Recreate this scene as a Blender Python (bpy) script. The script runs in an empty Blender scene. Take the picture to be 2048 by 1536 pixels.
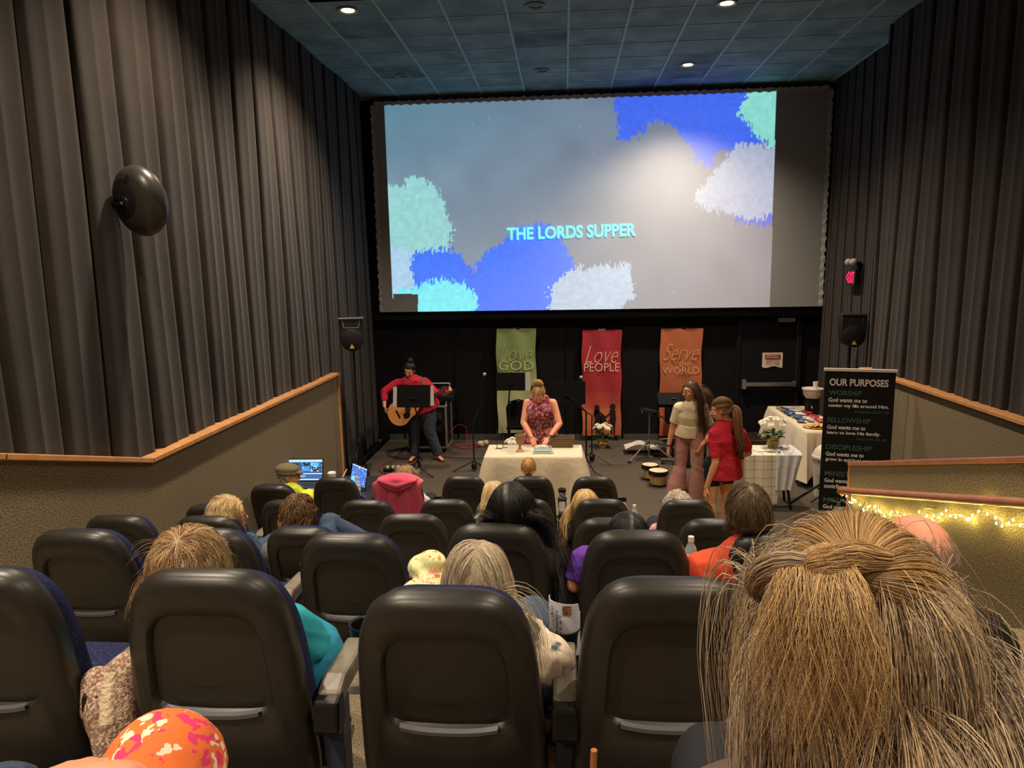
import bpy, math, random
import numpy as np
from mathutils import Vector, Matrix, Euler
random.seed(7); RNG = np.random.default_rng(7)
SC = bpy.context.scene
COL = SC.collection
R_ = math.radians
# ---------------------------------------------------------------- camera (calibrated from vanishing points)
F_PX = 1420.0
def _unit(a): a = np.array(a, float); return a/np.linalg.norm(a)
_Yd = _unit([104, -228, F_PX]); _k = 0.0175
_D = _unit([_k, 1, (-(104*_k)+228)/F_PX])
_X = _unit(np.cross(_D, _Yd))
CR = np.array([_X, _Yd, -_D])            # world <- camera(x right, y down, z forward)
CAM = np.array([0, 0, 3.0])
cd = bpy.data.cameras.new('camera'); cam = bpy.data.objects.new('camera', cd); COL.objects.link(cam)
cd.sensor_width = 36; cd.lens = 36*F_PX/2048; cd.clip_start = .02
m = Matrix.Identity(4)
for i, c in enumerate((CR@[1, 0, 0], CR@[0, -1, 0], CR@[0, 0, -1])):
    for j in range(3): m[j][i] = c[j]
m.translation = Vector(CAM); cam.matrix_world = m
SC.camera = cam
def px(u, v, X=None, Y=None, Z=None):    # pixel of the photograph -> point at a known depth
    r = CR@np.array([u-1024, v-768, F_PX])
    t = X/r[0] if X is not None else Y/r[1] if Y is not None else (Z-3.0)/r[2]
    return r*t+CAM
def proj(p):
    q = CR.T@(np.asarray(p, float)-CAM); return 1024+F_PX*q[0]/q[2], 768+F_PX*q[1]/q[2]
# ---------------------------------------------------------------- world + colour management
W = bpy.data.worlds.new('world'); SC.world = W; W.use_nodes = True
W.node_tree.nodes['Background'].inputs[0].default_value = (.9, .85, .8, 1)
W.node_tree.nodes['Background'].inputs[1].default_value = 0.0
SC.view_settings.view_transform = 'Standard'; SC.view_settings.look = 'None'
SC.view_settings.gamma = 1; SC.view_settings.use_curve_mapping = False
SC.view_settings.exposure = 0.18
SC.cycles.max_bounces = 7; SC.cycles.diffuse_bounces = 3; SC.cycles.glossy_bounces = 3
LAMP_COL = (1, .82, .62)
CEIL = 5.9
# downlights: (x, y, lit)
CANS = [(-2.38, 11.0, 0), (-.3, 11.0, 0), (1.8, 11.0, 1), (-2.38, 8.3, 1), (-.3, 8.42, 0), (1.82, 8.6, 1)]
CANS += [(x, y, int(x != -.3)) for y in (5.6, 2.9, .2, -2.3) for x in (-2.38, -.3, 1.8)]
LAMP_W = 480
for i, (x, y, on) in enumerate(CANS):
    if not on: continue
    ld = bpy.data.lights.new('downlight_beam', 'SPOT'); ld.energy = LAMP_W*(1.15 if y > 8 else 1.0)*(1.12 if x < 0 else .66 if y < 8 else .9)*(1.5 if y > 10.5 else 1); ld.color = LAMP_COL
    ld.spot_size = R_(128); ld.spot_blend = 1.0; ld.shadow_soft_size = .09
    lo = bpy.data.objects.new('downlight_beam', ld); COL.objects.link(lo); lo.location = (x, y, CEIL-.05)
# ---------------------------------------------------------------- materials
def lin(c):
    return tuple(((x/255)/12.92 if x/255 <= .04045 else ((x/255+.055)/1.055)**2.4) for x in c)
MATS = {}
def M(name, rgb=(128, 128, 128), rough=.6, spec=.3, metal=0, noise=None, bump=None, emis=None, trans=0, alpha=1, sheen=0, rgb2=None, vcol=False):
    if name in MATS: return MATS[name]
    mt = bpy.data.materials.new(name); mt.use_nodes = True; nt = mt.node_tree
    b = nt.nodes['Principled BSDF']; MATS[name] = mt
    c = lin(rgb)+(1,)
    b.inputs['Base Color'].default_value = c; b.inputs['Roughness'].default_value = rough
    b.inputs['Specular IOR Level'].default_value = spec; b.inputs['Metallic'].default_value = metal
    if trans: b.inputs['Transmission Weight'].default_value = trans
    if alpha < 1: b.inputs['Alpha'].default_value = alpha
    if sheen: b.inputs['Sheen Weight'].default_value = sheen
    if emis:
        b.inputs['Emission Color'].default_value = lin(emis[0])+(1,); b.inputs['Emission Strength'].default_value = emis[1]
    tc = nt.nodes.new('ShaderNodeTexCoord')
    if noise:
        n = nt.nodes.new('ShaderNodeTexNoise'); n.inputs['Scale'].default_value = noise[0]; n.inputs['Detail'].default_value = 3
        nt.links.new(tc.outputs['Object'], n.inputs['Vector'])
        r = nt.nodes.new('ShaderNodeValToRGB')
        lo_, hi_ = (noise[2:] if len(noise) > 3 else (.35, .65))
        r.color_ramp.elements[0].position = lo_; r.color_ramp.elements[1].position = hi_
        a = noise[1]
        c2 = lin(rgb2)+(1,) if rgb2 else tuple(min(1, x*(1+a)) for x in c[:3])+(1,)
        r.color_ramp.elements[0].color = c if rgb2 else tuple(x*(1-a) for x in c[:3])+(1,)
        r.color_ramp.elements[1].color = c2
        nt.links.new(n.outputs['Fac'], r.inputs['Fac']); nt.links.new(r.outputs['Color'], b.inputs['Base Color'])
    if vcol:
        at = nt.nodes.new('ShaderNodeAttribute'); at.attribute_name = 'Col'; nt.links.new(at.outputs['Color'], b.inputs['Base Color'])
    if bump:
        n2 = nt.nodes.new('ShaderNodeTexNoise'); n2.inputs['Scale'].default_value = bump[0]; n2.inputs['Detail'].default_value = 4
        nt.links.new(tc.outputs['Object'], n2.inputs['Vector'])
        bp = nt.nodes.new('ShaderNodeBump'); bp.inputs['Strength'].default_value = bump[1]; bp.inputs['Distance'].default_value = bump[2] if len(bump) > 2 else .01
        nt.links.new(n2.outputs['Fac'], bp.inputs['Height']); nt.links.new(bp.outputs['Normal'], b.inputs['Normal'])
    return mt
def dots(name, base, dot, scale, thr=.35, rough=.8, extra=None, dot2=None):
    """cloth with scattered voronoi motifs"""
    if name in MATS: return MATS[name]
    mt = M(name, base, rough, .2, bump=(25, .3)); nt = mt.node_tree; b = nt.nodes['Principled BSDF']
    tc = nt.nodes.new('ShaderNodeTexCoord'); v = nt.nodes.new('ShaderNodeTexVoronoi'); v.inputs['Scale'].default_value = scale
    nz = nt.nodes.new('ShaderNodeTexNoise'); nz.inputs['Scale'].default_value = scale*1.5
    mx = nt.nodes.new('ShaderNodeMixRGB'); mx.inputs[0].default_value = .12
    nt.links.new(tc.outputs['Object'], nz.inputs['Vector']); nt.links.new(tc.outputs['Object'], mx.inputs[1]); nt.links.new(nz.outputs['Color'], mx.inputs[2])
    nt.links.new(mx.outputs[0], v.inputs['Vector'])
    lt = nt.nodes.new('ShaderNodeMath'); lt.operation = 'LESS_THAN'; lt.inputs[1].default_value = thr
    nt.links.new(v.outputs['Distance'], lt.inputs[0])
    m2 = nt.nodes.new('ShaderNodeMixRGB'); m2.inputs[1].default_value = lin(base)+(1,); m2.inputs[2].default_value = lin(dot)+(1,)
    nt.links.new(lt.outputs[0], m2.inputs[0])
    if dot2:
        m3 = nt.nodes.new('ShaderNodeMixRGB'); m3.inputs[1].default_value = lin(dot)+(1,); m3.inputs[2].default_value = lin(dot2)+(1,)
        sp = nt.nodes.new('ShaderNodeSeparateColor'); nt.links.new(v.outputs['Color'], sp.inputs[0])
        gt = nt.nodes.new('ShaderNodeMath'); gt.operation = 'GREATER_THAN'; gt.inputs[1].default_value = .5
        nt.links.new(sp.outputs[0], gt.inputs[0]); nt.links.new(gt.outputs[0], m3.inputs[0]); nt.links.new(m3.outputs[0], m2.inputs[2])
    nt.links.new(m2.outputs[0], b.inputs['Base Color'])
    return mt
# ---------------------------------------------------------------- mesh builder
def rotm(x=0, y=0, z=0): return np.array(Euler((R_(x), R_(y), R_(z))).to_matrix())
def frame(d, up=(0, 0, 1)):
    d = _unit(d); up = np.array(up, float)
    if abs(d@up) > .98: up = np.array([0, 1., 0])
    s = _unit(np.cross(d, up)); t = np.cross(s, d); return s, t, d
class MB:
    def __init__(self): self.v = []; self.f = []; self.n = 0; self.c = []
    def add(self, v, f, col=None):
        v = np.asarray(v, float).reshape(-1, 3)
        self.v.append(v); self.f += [tuple(i+self.n for i in q) for q in f]; self.n += len(v)
        if col is not None: self.c.append(np.broadcast_to(np.asarray(col, float), (len(v), 3)))
        return self
    def box(self, c, s, R=None):
        h = np.array(s)/2
        v = np.array([[x, y, z] for x in (-1, 1) for y in (-1, 1) for z in (-1, 1)])*h
        if R is not None: v = v@np.asarray(R).T
        return self.add(v+np.array(c), [(0, 1, 3, 2), (4, 6, 7, 5), (0, 4, 5, 1), (2, 3, 7, 6), (0, 2, 6, 4), (1, 5, 7, 3)])
    def tube(self, pts, r, n=10, flat=(1, 1), side=None, caps='flat'):
        pts = [np.array(p, float) for p in pts]
        rs = r if hasattr(r, '__len__') else [r]*len(pts)
        vs = []; prev = None
        P = list(zip(pts, rs))
        if caps == 'round':
            def cap_rings(p, d, rr, sgn):
                return [(p+sgn*d*rr*math.sin(a), rr*math.cos(a)) for a in (R_(75), R_(50), R_(25))]
            d0 = _unit(pts[1]-pts[0]); d1 = _unit(pts[-1]-pts[-2])
            P = cap_rings(pts[0], d0, rs[0], -1)+P+cap_rings(pts[-1], d1, rs[-1], 1)[::-1]
        pp = [p for p, _ in P]
        for i, (p, rr) in enumerate(P):
            a = pp[max(i-1, 0)]; b = pp[min(i+1, len(pp)-1)]
            d = _unit(b-a)
            ref = side if side is not None else (prev if prev is not None else frame(d)[0])
            s = np.array(ref, float)-d*(np.array(ref, float)@d)
            if np.linalg.norm(s) < 1e-4: s = frame(d)[0]
            s = _unit(s); t = np.cross(d, s); prev = s
            for k in range(n):
                an = 2*math.pi*k/n
                vs.append(p+rr*(flat[0]*math.cos(an)*s+flat[1]*math.sin(an)*t))
        L = len(P)
        f = [(i*n+k, i*n+(k+1) % n, (i+1)*n+(k+1) % n, (i+1)*n+k) for i in range(L-1) for k in range(n)]
        f += [tuple(range(n))[::-1], tuple((L-1)*n+k for k in range(n))]
        return self.add(vs, f)
    def cyl(self, p0, p1, r0, r1=None, n=16): return self.tube([p0, p1], [r0, r0 if r1 is None else r1], n)
    def ell(self, c, rad, R=None, n=16, m=10):
        vs = [];
        for i in range(m+1):
            th = math.pi*i/m
            for k in range(n):
                a = 2*math.pi*k/n; vs.append([math.sin(th)*math.cos(a)*rad[0], math.sin(th)*math.sin(a)*rad[1], math.cos(th)*rad[2]])
        v = np.array(vs)
        if R is not None: v = v@np.asarray(R).T
        f = [(i*n+k, (i+1)*n+k, (i+1)*n+(k+1) % n, i*n+(k+1) % n) for i in range(m) for k in range(n)]
        return self.add(v+np.array(c), f)
    def lathe(self, prof, c=(0, 0, 0), n=20, R=None, cap=True):
        vs = [[r*math.cos(2*math.pi*k/n), r*math.sin(2*math.pi*k/n), z] for r, z in prof for k in range(n)]
        v = np.array(vs)
        if R is not None: v = v@np.asarray(R).T
        L = len(prof)
        f = [(i*n+k, i*n+(k+1) % n, (i+1)*n+(k+1) % n, (i+1)*n+k) for i in range(L-1) for k in range(n)]
        if cap and prof[0][0] > 1e-4: f.append(tuple(range(n))[::-1])
        if cap and prof[-1][0] > 1e-4: f.append(tuple((L-1)*n+k for k in range(n)))
        return self.add(v+np.array(c), f)
    def prism(self, poly, axis, a0, a1):
        """poly: 2-D outline; axis 'x','y','z' is the extrusion axis"""
        n = len(poly); vs = []
        for a in (a0, a1):
            for p, q in poly:
                vs.append({'x': (a, p, q), 'y': (p, a, q), 'z': (p, q, a)}[axis])
        f = [(i, (i+1) % n, n+(i+1) % n, n+i) for i in range(n)]+[tuple(range(n))[::-1], tuple(range(n, 2*n))]
        return self.add(vs, f)
    def grid(self, P):
        P = np.asarray(P); a, b = P.shape[:2]
        return self.add(P.reshape(-1, 3), [(i*b+j, i*b+j+1, (i+1)*b+j+1, (i+1)*b+j) for i in range(a-1) for j in range(b-1)])
    def sheet(self, P, th=.004):
        """thick cloth from a grid of points"""
        P = np.asarray(P, float); a, b = P.shape[:2]
        du = np.gradient(P, axis=0); dv = np.gradient(P, axis=1); N = np.cross(du, dv); N /= (np.linalg.norm(N, axis=2, keepdims=True)+1e-9)
        Q = P-N*th; vs = np.concatenate([P.reshape(-1, 3), Q.reshape(-1, 3)]); o = a*b
        f = [(i*b+j, i*b+j+1, (i+1)*b+j+1, (i+1)*b+j) for i in range(a-1) for j in range(b-1)]
        f += [tuple(x+o for x in q[::-1]) for q in list(f)]
        ring = [(0, j) for j in range(b)]+[(i, b-1) for i in range(1, a)]+[(a-1, j) for j in range(b-2, -1, -1)]+[(i, 0) for i in range(a-2, 0, -1)]
        r = [i*b+j for i, j in ring]
        f += [(r[k], r[k]+o, r[(k+1) % len(r)]+o, r[(k+1) % len(r)]) for k in range(len(r))]
        return self.add(vs, f)
    def build(self, name, mat=None, parent=None, smooth=True, bevel=0, angle=40, mats=None, fmat=None):
        me = bpy.data.meshes.new(name)
        v = np.concatenate(self.v) if self.v else np.zeros((0, 3))
        off = world_loc(parent) if parent is not None else np.zeros(3)
        me.from_pydata((v-off).tolist(), [], self.f); me.update()
        if self.c:
            ca = me.color_attributes.new('Col', 'FLOAT_COLOR', 'POINT')
            cc = np.ones((len(v), 4)); cc[:, :3] = np.concatenate(self.c); ca.data.foreach_set('color', cc.ravel())
        for mm in (mats or [mat]):
            if mm: me.materials.append(mm)
        if fmat is not None: me.polygons.foreach_set('material_index', fmat)
        if smooth:
            me.shade_smooth() if hasattr(me, 'shade_smooth') else None
            if angle < 180 and hasattr(me, 'set_sharp_from_angle'): me.set_sharp_from_angle(angle=R_(angle))
        o = bpy.data.objects.new(name, me); COL.objects.link(o)
        if parent is not None: o.parent = parent
        if bevel:
            b = o.modifiers.new('bevel', 'BEVEL'); b.width = bevel; b.segments = 2; b.limit_method = 'ANGLE'
        return o
def world_loc(o):
    l = np.zeros(3)
    while o is not None:
        l = l+np.array(o.location); o = o.parent
    return l
def tag(o, label=None, cat=None, group=None, kind=None):
    if label: o['label'] = label
    if cat: o['category'] = cat
    if group: o['group'] = group
    if kind: o['kind'] = kind
    return o
def empty(name, loc, label=None, cat=None, group=None):
    o = bpy.data.objects.new(name, None); o.empty_display_size = .1; COL.objects.link(o); o.location = tuple(float(x) for x in loc)
    return tag(o, label, cat, group)
def struct(o): o['kind'] = 'structure'; return o
def copy_tree(o, parent=None):
    c = o.copy(); COL.objects.link(c); c.parent = parent
    for ch in list(o.children): copy_tree(ch, c)
    return c
def remesh(mb, name, mat, parent, voxel=.01, smooth=4, extra=None):
    me = bpy.data.meshes.new(name); v = np.concatenate(mb.v)
    me.from_pydata(v.tolist(), [], mb.f); o = bpy.data.objects.new(name, me); COL.objects.link(o)
    r = o.modifiers.new('r', 'REMESH'); r.mode = 'VOXEL'; r.voxel_size = voxel
    if smooth:
        s = o.modifiers.new('s', 'SMOOTH'); s.iterations = smooth; s.factor = .6
    dg = bpy.context.evaluated_depsgraph_get()
    m2 = bpy.data.meshes.new_from_object(o.evaluated_get(dg)); bpy.data.objects.remove(o)
    n = len(m2.vertices); co = np.empty(n*3); m2.vertices.foreach_get('co', co); co = co.reshape(-1, 3)
    if extra is not None: co = extra(co, m2)
    co = co-world_loc(parent); m2.vertices.foreach_set('co', co.ravel()); m2.update()
    m2.materials.clear(); m2.materials.append(mat); m2.shade_smooth(); m2.name = name
    ob = bpy.data.objects.new(name, m2); COL.objects.link(ob); ob.parent = parent
    return ob
def text(s, name, mat, parent, loc, width, height=None, rot=(90, 0, 0), bold=0, shear=0, depth=.002, align='CENTER', label=None):
    """lettering as a thin mesh; loc = centre (or left middle) in world coordinates"""
    cu = bpy.data.curves.new(name, 'FONT'); cu.body = s; cu.size = 1; cu.offset = bold; cu.shear = shear; cu.resolution_u = 3
    to = bpy.data.objects.new(name, cu); COL.objects.link(to)
    dg = bpy.context.evaluated_depsgraph_get()
    me = bpy.data.meshes.new_from_object(to.evaluated_get(dg)); bpy.data.objects.remove(to); bpy.data.curves.remove(cu)
    n = len(me.vertices); co = np.empty(n*3); me.vertices.foreach_get('co', co); co = co.reshape(-1, 3)
    mn, mx = co.min(0), co.max(0); sx = width/(mx[0]-mn[0]); sy = (height/(mx[1]-mn[1])) if height else sx
    cx = (mn[0]+mx[0])/2 if align == 'CENTER' else mn[0]
    co[:, 0] = (co[:, 0]-cx)*sx; co[:, 1] = (co[:, 1]-(mn[1]+mx[1])/2)*sy; co[:, 2] = 0
    Rm = rotm(*rot) if not isinstance(rot, np.ndarray) else rot
    co = co@Rm.T+np.array(loc)-world_loc(parent)
    me.vertices.foreach_set('co', co.ravel()); me.update(); me.materials.clear(); me.materials.append(mat)
    o = bpy.data.objects.new(name, me); COL.objects.link(o); o.parent = parent
    if label: o['label'] = label
    return o
def vnoise(x, y, seed=0):
    xi = np.floor(x).astype(int); yi = np.floor(y).astype(int); xf = x-xi; yf = y-yi
    def h(a, b):
        t = np.sin(a*127.1+b*311.7+seed*74.7)*43758.5453; return t-np.floor(t)
    u = xf*xf*(3-2*xf); w = yf*yf*(3-2*yf)
    return (h(xi, yi)*(1-u)+h(xi+1, yi)*u)*(1-w)+(h(xi, yi+1)*(1-u)+h(xi+1, yi+1)*u)*w
def fbm(x, y, seed=0, o=4): return sum(vnoise(x*2**k, y*2**k, seed+k)/2**(k+1) for k in range(o))
# ================================================================ ROOM
m_floor = M('stage_carpet', (84, 76, 66), .95, .1, noise=(260, .35), bump=(300, .4, .004))
m_tread = M('speckled_floor', (150, 136, 110), .7, .3, noise=(180, .4, .42, .58), rgb2=(92, 78, 58))
m_curt = M('black_curtain', (45, 39, 35), .92, .12, noise=(3, .12), bump=(400, .15, .002), sheen=.1)
m_black = M('matt_black_paint', (17, 16, 19), .8, .2, noise=(6, .1))
m_wall_carpet = M('wall_carpet', (92, 82, 66), .95, .1, noise=(120, .5, .42, .6), rgb2=(158, 142, 114), bump=(200, .5, .004))
m_wood = M('varnished_wood', (196, 140, 88), .38, .45, noise=(9, .12), bump=(60, .05))
m_wood2 = M('rosy_varnished_wood', (176, 116, 84), .35, .5, noise=(9, .12))
m_ceil = M('screen_tinted_ceiling_tile', (118, 150, 160), .8, .25, noise=(2.2, .22), bump=(90, .2, .003))  # teal spill light of the screen is mixed into the tile colour
m_tee = M('ceiling_grid_metal', (150, 184, 190), .6, .4)
m_plastic = M('black_plastic', (34, 32, 31), .42, .45, bump=(300, .12, .001))
m_steel = M('brushed_steel', (170, 168, 165), .35, .5, metal=.9)
m_blackmetal = M('black_metal', (22, 22, 23), .4, .5, metal=.3)
m_white = M('white_plastic', (225, 218, 208), .45, .4)
XL, XR, XR2, YF, YB = -3.18, 4.28, 3.95, 12.45, -4.2
XWL, XWR = -3.5, 4.45
struct(MB().box(((XWL+XWR)/2, (YF+6.85)/2, -.05), (XWR-XWL, YF-6.85, .1)).build('floor', m_floor, smooth=False))
# stadium tiers
ROWY = dict(A=6.75, B=5.5, C=4.15, D=2.85, E=1.65, F=.45, G=-.75)
ROWF = dict(A=0.0, B=.2, C=.52, D=.93, E=1.25, F=1.6, G=1.95)
keys = 'ABCDEFG'
steps = [(6.85, 0.0)]
for a, b in zip(keys[:-1], keys[1:]): steps.append((ROWY[a]-.16, ROWF[b]))
steps.append((YB, ROWF['G']))
poly = [(6.85, -.1), (6.85, 0.0)]
for (y, z) in steps[1:-1]: poly += [(y, poly[-1][1]), (y, z)]
poly += [(YB, poly[-1][1]), (YB, -.1)]
struct(MB().prism(poly, 'x', XWL, 2.6).build('floor', m_tread, smooth=False))
struct(MB().box(((2.6+XWR)/2, (6.85+YB)/2, -.05), (XWR-2.6, 6.85-YB, .1)).build('floor', m_floor, smooth=False))
# solid walls behind the drapes
struct(MB().box((XWL-.06, (YF+YB)/2, 3), (.12, YF-YB, 6.2)).build('wall_left', m_black, smooth=False))
struct(MB().box((XWR+.06, (YF+YB)/2, 3), (.12, YF-YB, 6.2)).build('wall_right', m_black, smooth=False))
struct(MB().box(((XWL+XWR)/2, YB-.06, 3), (XWR-XWL+.2, .12, 6.2)).build('wall_back', m_curt, smooth=False))
wf = MB().box(((XWL+XWR)/2, YF+.06, 3), (XWR-XWL+.2, .12, 6.2))
for x in np.arange(-2.9, 2.9, .98): wf.box((x, YF-.012, 1.12), (.03, .024, 2.2))
wf.box(((XWL+XWR)/2, YF-.09, 2.25), (XWR-XWL, .18, .14))
struct(wf.build('wall_front', m_black, smooth=False))
m_base = M('grey_baseboard', (74, 74, 74), .5, .4)
struct(MB().box(((XL+2.86)/2, YF-.012, .05), (2.86-XL, .024, .1)).build('baseboard_front', m_base, smooth=False, bevel=.004))
struct(MB().box((XL-.02, (YF+9.9)/2, .05), (.03, YF-9.9, .1)).build('baseboard_left', m_black, smooth=False))
# ceiling: tiles + grid
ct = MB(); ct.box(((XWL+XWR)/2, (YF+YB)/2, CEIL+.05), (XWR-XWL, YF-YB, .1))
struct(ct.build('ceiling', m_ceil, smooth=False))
cg = MB()
xs = np.arange(.07-.70*6, XWR, .70); ys = [8.05+.62*k for k in range(-19, 8)]
for x in xs:
    if x > XWL: cg.box((x, (YF+YB)/2, CEIL-.004), (.03, YF-YB, .012))
for y in ys: cg.box(((XWL+XWR)/2, y, CEIL-.003), (XWR-XWL, .012, .008))
go = cg.build('ceiling_grid', m_tee, smooth=False); struct(go)
m_tile2 = M('ceiling_tile_dark', (96, 124, 134), .8, .25, noise=(3, .3), bump=(60, .3, .004))
for k in range(16):
    i = random.randrange(2, 9); j = random.randrange(15, 26)
    tl = MB().box((xs[0]+.7*i+.35, ys[j]+.31, CEIL-.002), (.66, .59, .006)); struct(tl.build('ceiling_tile', m_tile2, smooth=False))
# pleated drapes
def drape(x, y0, y1, z0f, z1, sgn, name, pitch=.485, depth=.085, phase=0.0):
    """z0f(y) lower edge. Flat panels with a sharp overlap fold; sgn=+1 faces +x"""
    ys_ = []; offs = []
    k0 = math.floor((y0-phase)/pitch)
    k = k0
    while phase+k*pitch < y1:
        b = phase+k*pitch; jit = (vnoise(np.array([k*3.1]), np.array([.5]))[0]-.5)*.09
        for t, d in ((.0, 0.0), (.07, .02), (.10, .3), (.135, .8), (.17, .97), (.22, 1.0), (.34, .93), (.5, .88), (.545, .96), (.575, .97), (.61, .86), (.75, .84), (.88, .9), (.95, .96), (.975, .85), (.985, .1)):
            yy = b+(t*pitch+jit*math.sin(math.pi*t))
            ys_.append(yy); offs.append(d)
        k += 1
    ys_ = np.array(ys_); offs = np.array(offs)
    keep = (ys_ >= y0) & (ys_ <= y1); ys_ = ys_[keep]; offs = offs[keep]
    nz = 14; P = np.zeros((len(ys_), nz, 3))
    for j in range(nz):
        t = j/(nz-1)
        zz = np.array([z0f(y) for y in ys_])*(1-t)+z1*t
        w = depth*(.75+.45*(1-t))
        wob = .012*np.sin(ys_*3.7+t*5)
        P[:, j, 0] = x+sgn*(offs*w+wob*offs); P[:, j, 1] = ys_+(1-t)*.06*np.sin(ys_*2.3); P[:, j, 2] = zz
    mb = MB().sheet(P if sgn > 0 else P[::-1], .004)
    return mb.build(name, m_curt, angle=180)
cur = drape(-3.38, YB+.05, 12.08, lambda y: .03 if y > 9.8 else 1.2, CEIL-.01, 1, 'curtain', phase=.02)
tag(cur, 'black pleated drape covering the whole left wall above the carpet', 'curtain')

cur = drape(4.06, YB+.05, 9.62, lambda y: 1.2, CEIL-.01, -1, 'curtain', phase=.25)
tag(cur, 'black pleated drape on the right wall above the carpeted wall', 'curtain')
cur = drape(4.36, 9.62, YF-.25, lambda y: .03, CEIL-.01, -1, 'curtain', phase=.1, pitch=.33)
tag(cur, 'narrow black drape beside the screen behind the exit sign', 'curtain')
struct(MB().box((4.24, 9.64, 3), (.42, .03, 5.9)).build('wall_right', m_black, smooth=False))
# left carpeted wainscot with wooden cap
def wains(x0, x1, prof, name, capw, side):
    zt = [p[1] for p in prof]
    mb = MB().prism([(prof[0][0], 0)]+[(y, z-.03) for y, z in prof]+[(prof[-1][0], 0)], 'x', x0, x1)
    o = struct(mb.build(name, m_wall_carpet, smooth=False))
    cap = MB()
    for (ya, za), (yb, zb) in zip(prof[:-1], prof[1:]):
        L = math.hypot(yb-ya, zb-za)+.02; a = math.degrees(math.atan2(zb-za, yb-ya))
        cap.box(((x0+x1)/2+side*.02, (ya+yb)/2, (za+zb)/2-.018), (abs(x1-x0)+.05, L, .04), rotm(a if yb > ya else a-180, 0, 0))
    return cap
cap = wains(-3.48, -3.225, [(9.78, 1.615), (5.13, 1.615), (3.72, 2.02), (YB, 2.02+.285*(3.72-YB))], 'wall_left', .1, 1)
cap.box((-3.3, 9.79, .8), (.2, .045, 1.6))
struct(cap.build('trim_left', m_wood, smooth=False, bevel=.006))
cap = wains(3.9, 4.42, [(9.54, 1.67), (5.6, 1.67), (4.2, 2.07), (YB, 2.07+.285*(4.2-YB))], 'wall_right', .1, -1)
struct(cap.build('trim_right', m_wood, smooth=False, bevel=.006))
# aisle wall with sloped cap
AX = 2.6
def acap(y): return 1.213+.2885*(6.52-y)
p = MB().prism([(6.51, 0), (6.51, acap(6.51)-.03), (YB, acap(YB)-.03), (YB, 0)], 'x', AX, AX+.12)
struct(p.build('wall_aisle', m_wall_carpet, smooth=False))
L = math.hypot(6.53-YB, acap(YB)-acap(6.53))
cp = MB().box((AX+.06, (6.53+YB)/2, (acap(6.53)+acap(YB))/2-.015), (.15, L, .04), rotm(-math.degrees(math.atan(.2885)), 0, 0))
cp.box((AX+.06, 6.52, acap(6.52)/2-.02), (.135, .025, acap(6.52)))
struct(cp.build('trim_aisle', m_wood2, smooth=False, bevel=.008))
# handrail
def hz(y): return .97+.2885*(6.44-y)
hx = AX-.085
hr = empty('handrail', (hx, 6.4, hz(6.4)), 'round wooden handrail on the carpeted aisle wall above fairy lights', 'handrail')
MB().tube([(hx+.03, 6.48, hz(6.48)-.05), (hx, 6.5, hz(6.5)-.01), (hx, 6.46, hz(6.46)+.005), (hx, 6.2, hz(6.2)), (hx, -1, hz(-1))], [.016, .024, .03, .03, .03], 16).build('rail', m_wood2, hr)
for y in (6.25, 5.0, 3.75, 2.5):
    MB().tube([(AX, y, hz(y)-.09), (hx+.01, y, hz(y)-.08), (hx, y, hz(y)-.02)], .009, 8).build('bracket', m_steel, hr)
# fairy lights
m_bulb = M('fairy_bulb', (255, 240, 170), .3, .5, emis=((255, 232, 120), 150))
m_wire = M('thin_clear_wire', (190, 180, 120), .4, .5)
fl = empty('fairy_lights', (AX-.03, 6.3, hz(6.3)-.1), 'string of warm fairy lights hanging in loops under the handrail', 'string lights')
wire = []; bulbs = []
L0 = 6.42; n = 120
for i in range(n+1):
    t = i/n; y = L0-t*4.0
    sag = .08+.11*abs(math.sin((L0-y)*1.55))+.02*math.sin(y*17)
    wire.append((AX-.03-.012*math.sin(i*1.7), y, hz(y)-sag))
    if i % 3 != 1: bulbs.append((AX-.035-.02*random.random(), y+.02*random.random(), hz(y)-sag-.02+.06*random.random()))
MB().tube(wire, .0022, 5).build('wire', m_wire, fl)
MB().tube([(hx, y, hz(y)-.033-.004*math.sin(y*30)) for y in np.arange(6.45, 2.2, -.1)], .0025, 5).build('wire', m_wire, fl)
for b in bulbs[:100]: MB().ell(b, (.005, .005, .009), n=8, m=5).build('bulb', m_bulb, fl)
# door
dr = struct(MB().box((3.49, YF-.025, 1.07), (.96, .05, 2.14)).build('door_1', m_black, smooth=False))
fr = MB().box((2.98, YF-.04, 1.1), (.06, .08, 2.2)).box((4.0, YF-.04, 1.1), (.06, .08, 2.2)).box((3.49, YF-.04, 2.19), (1.08, .08, .06))
struct(fr.build('trim_door', m_black, smooth=False))
struct(MB().box((3.968, YF-.055, 1.1), (.006, .008, 2.1)).build('door_light_slit', m_steel, smooth=False))  # bright steel strip standing in for the slit of light at the door
MB().box((3.51, YF-.12, 1.0), (.84, .05, .065)).box((3.08, YF-.1, 1.0), (.07, .1, .16)).box((3.93, YF-.1, 1.0), (.05, .08, .1)).build('push_bar', m_steel, dr, smooth=False, bevel=.005)
MB().box((3.75, YF-.1, 2.1), (.28, .08, .07)).box((3.45, YF-.14, 2.19), (.5, .02, .02)).cyl((3.7, YF-.1, 2.15), (3.7, YF-.14, 2.2), .012).build('door_closer', m_steel, dr, smooth=False, bevel=.004)
sg = empty('door_sign', (3.56, YF-.056, 1.41), 'white paper emergency exit sign taped on the black door', 'sign')
mp = M('paper', (222, 210, 192), .8, .2)
P = np.array([[[3.39+.34*i/8, YF-.056-.006*math.sin(i*.9)**2*(j/3), 1.54-.25*j/3-.015*(j == 3)*math.sin(i)] for i in range(9)] for j in range(4)])
MB().sheet(P, .002).build('paper', mp, sg)
mred = M('sign_red', (170, 50, 45), .7)
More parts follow.
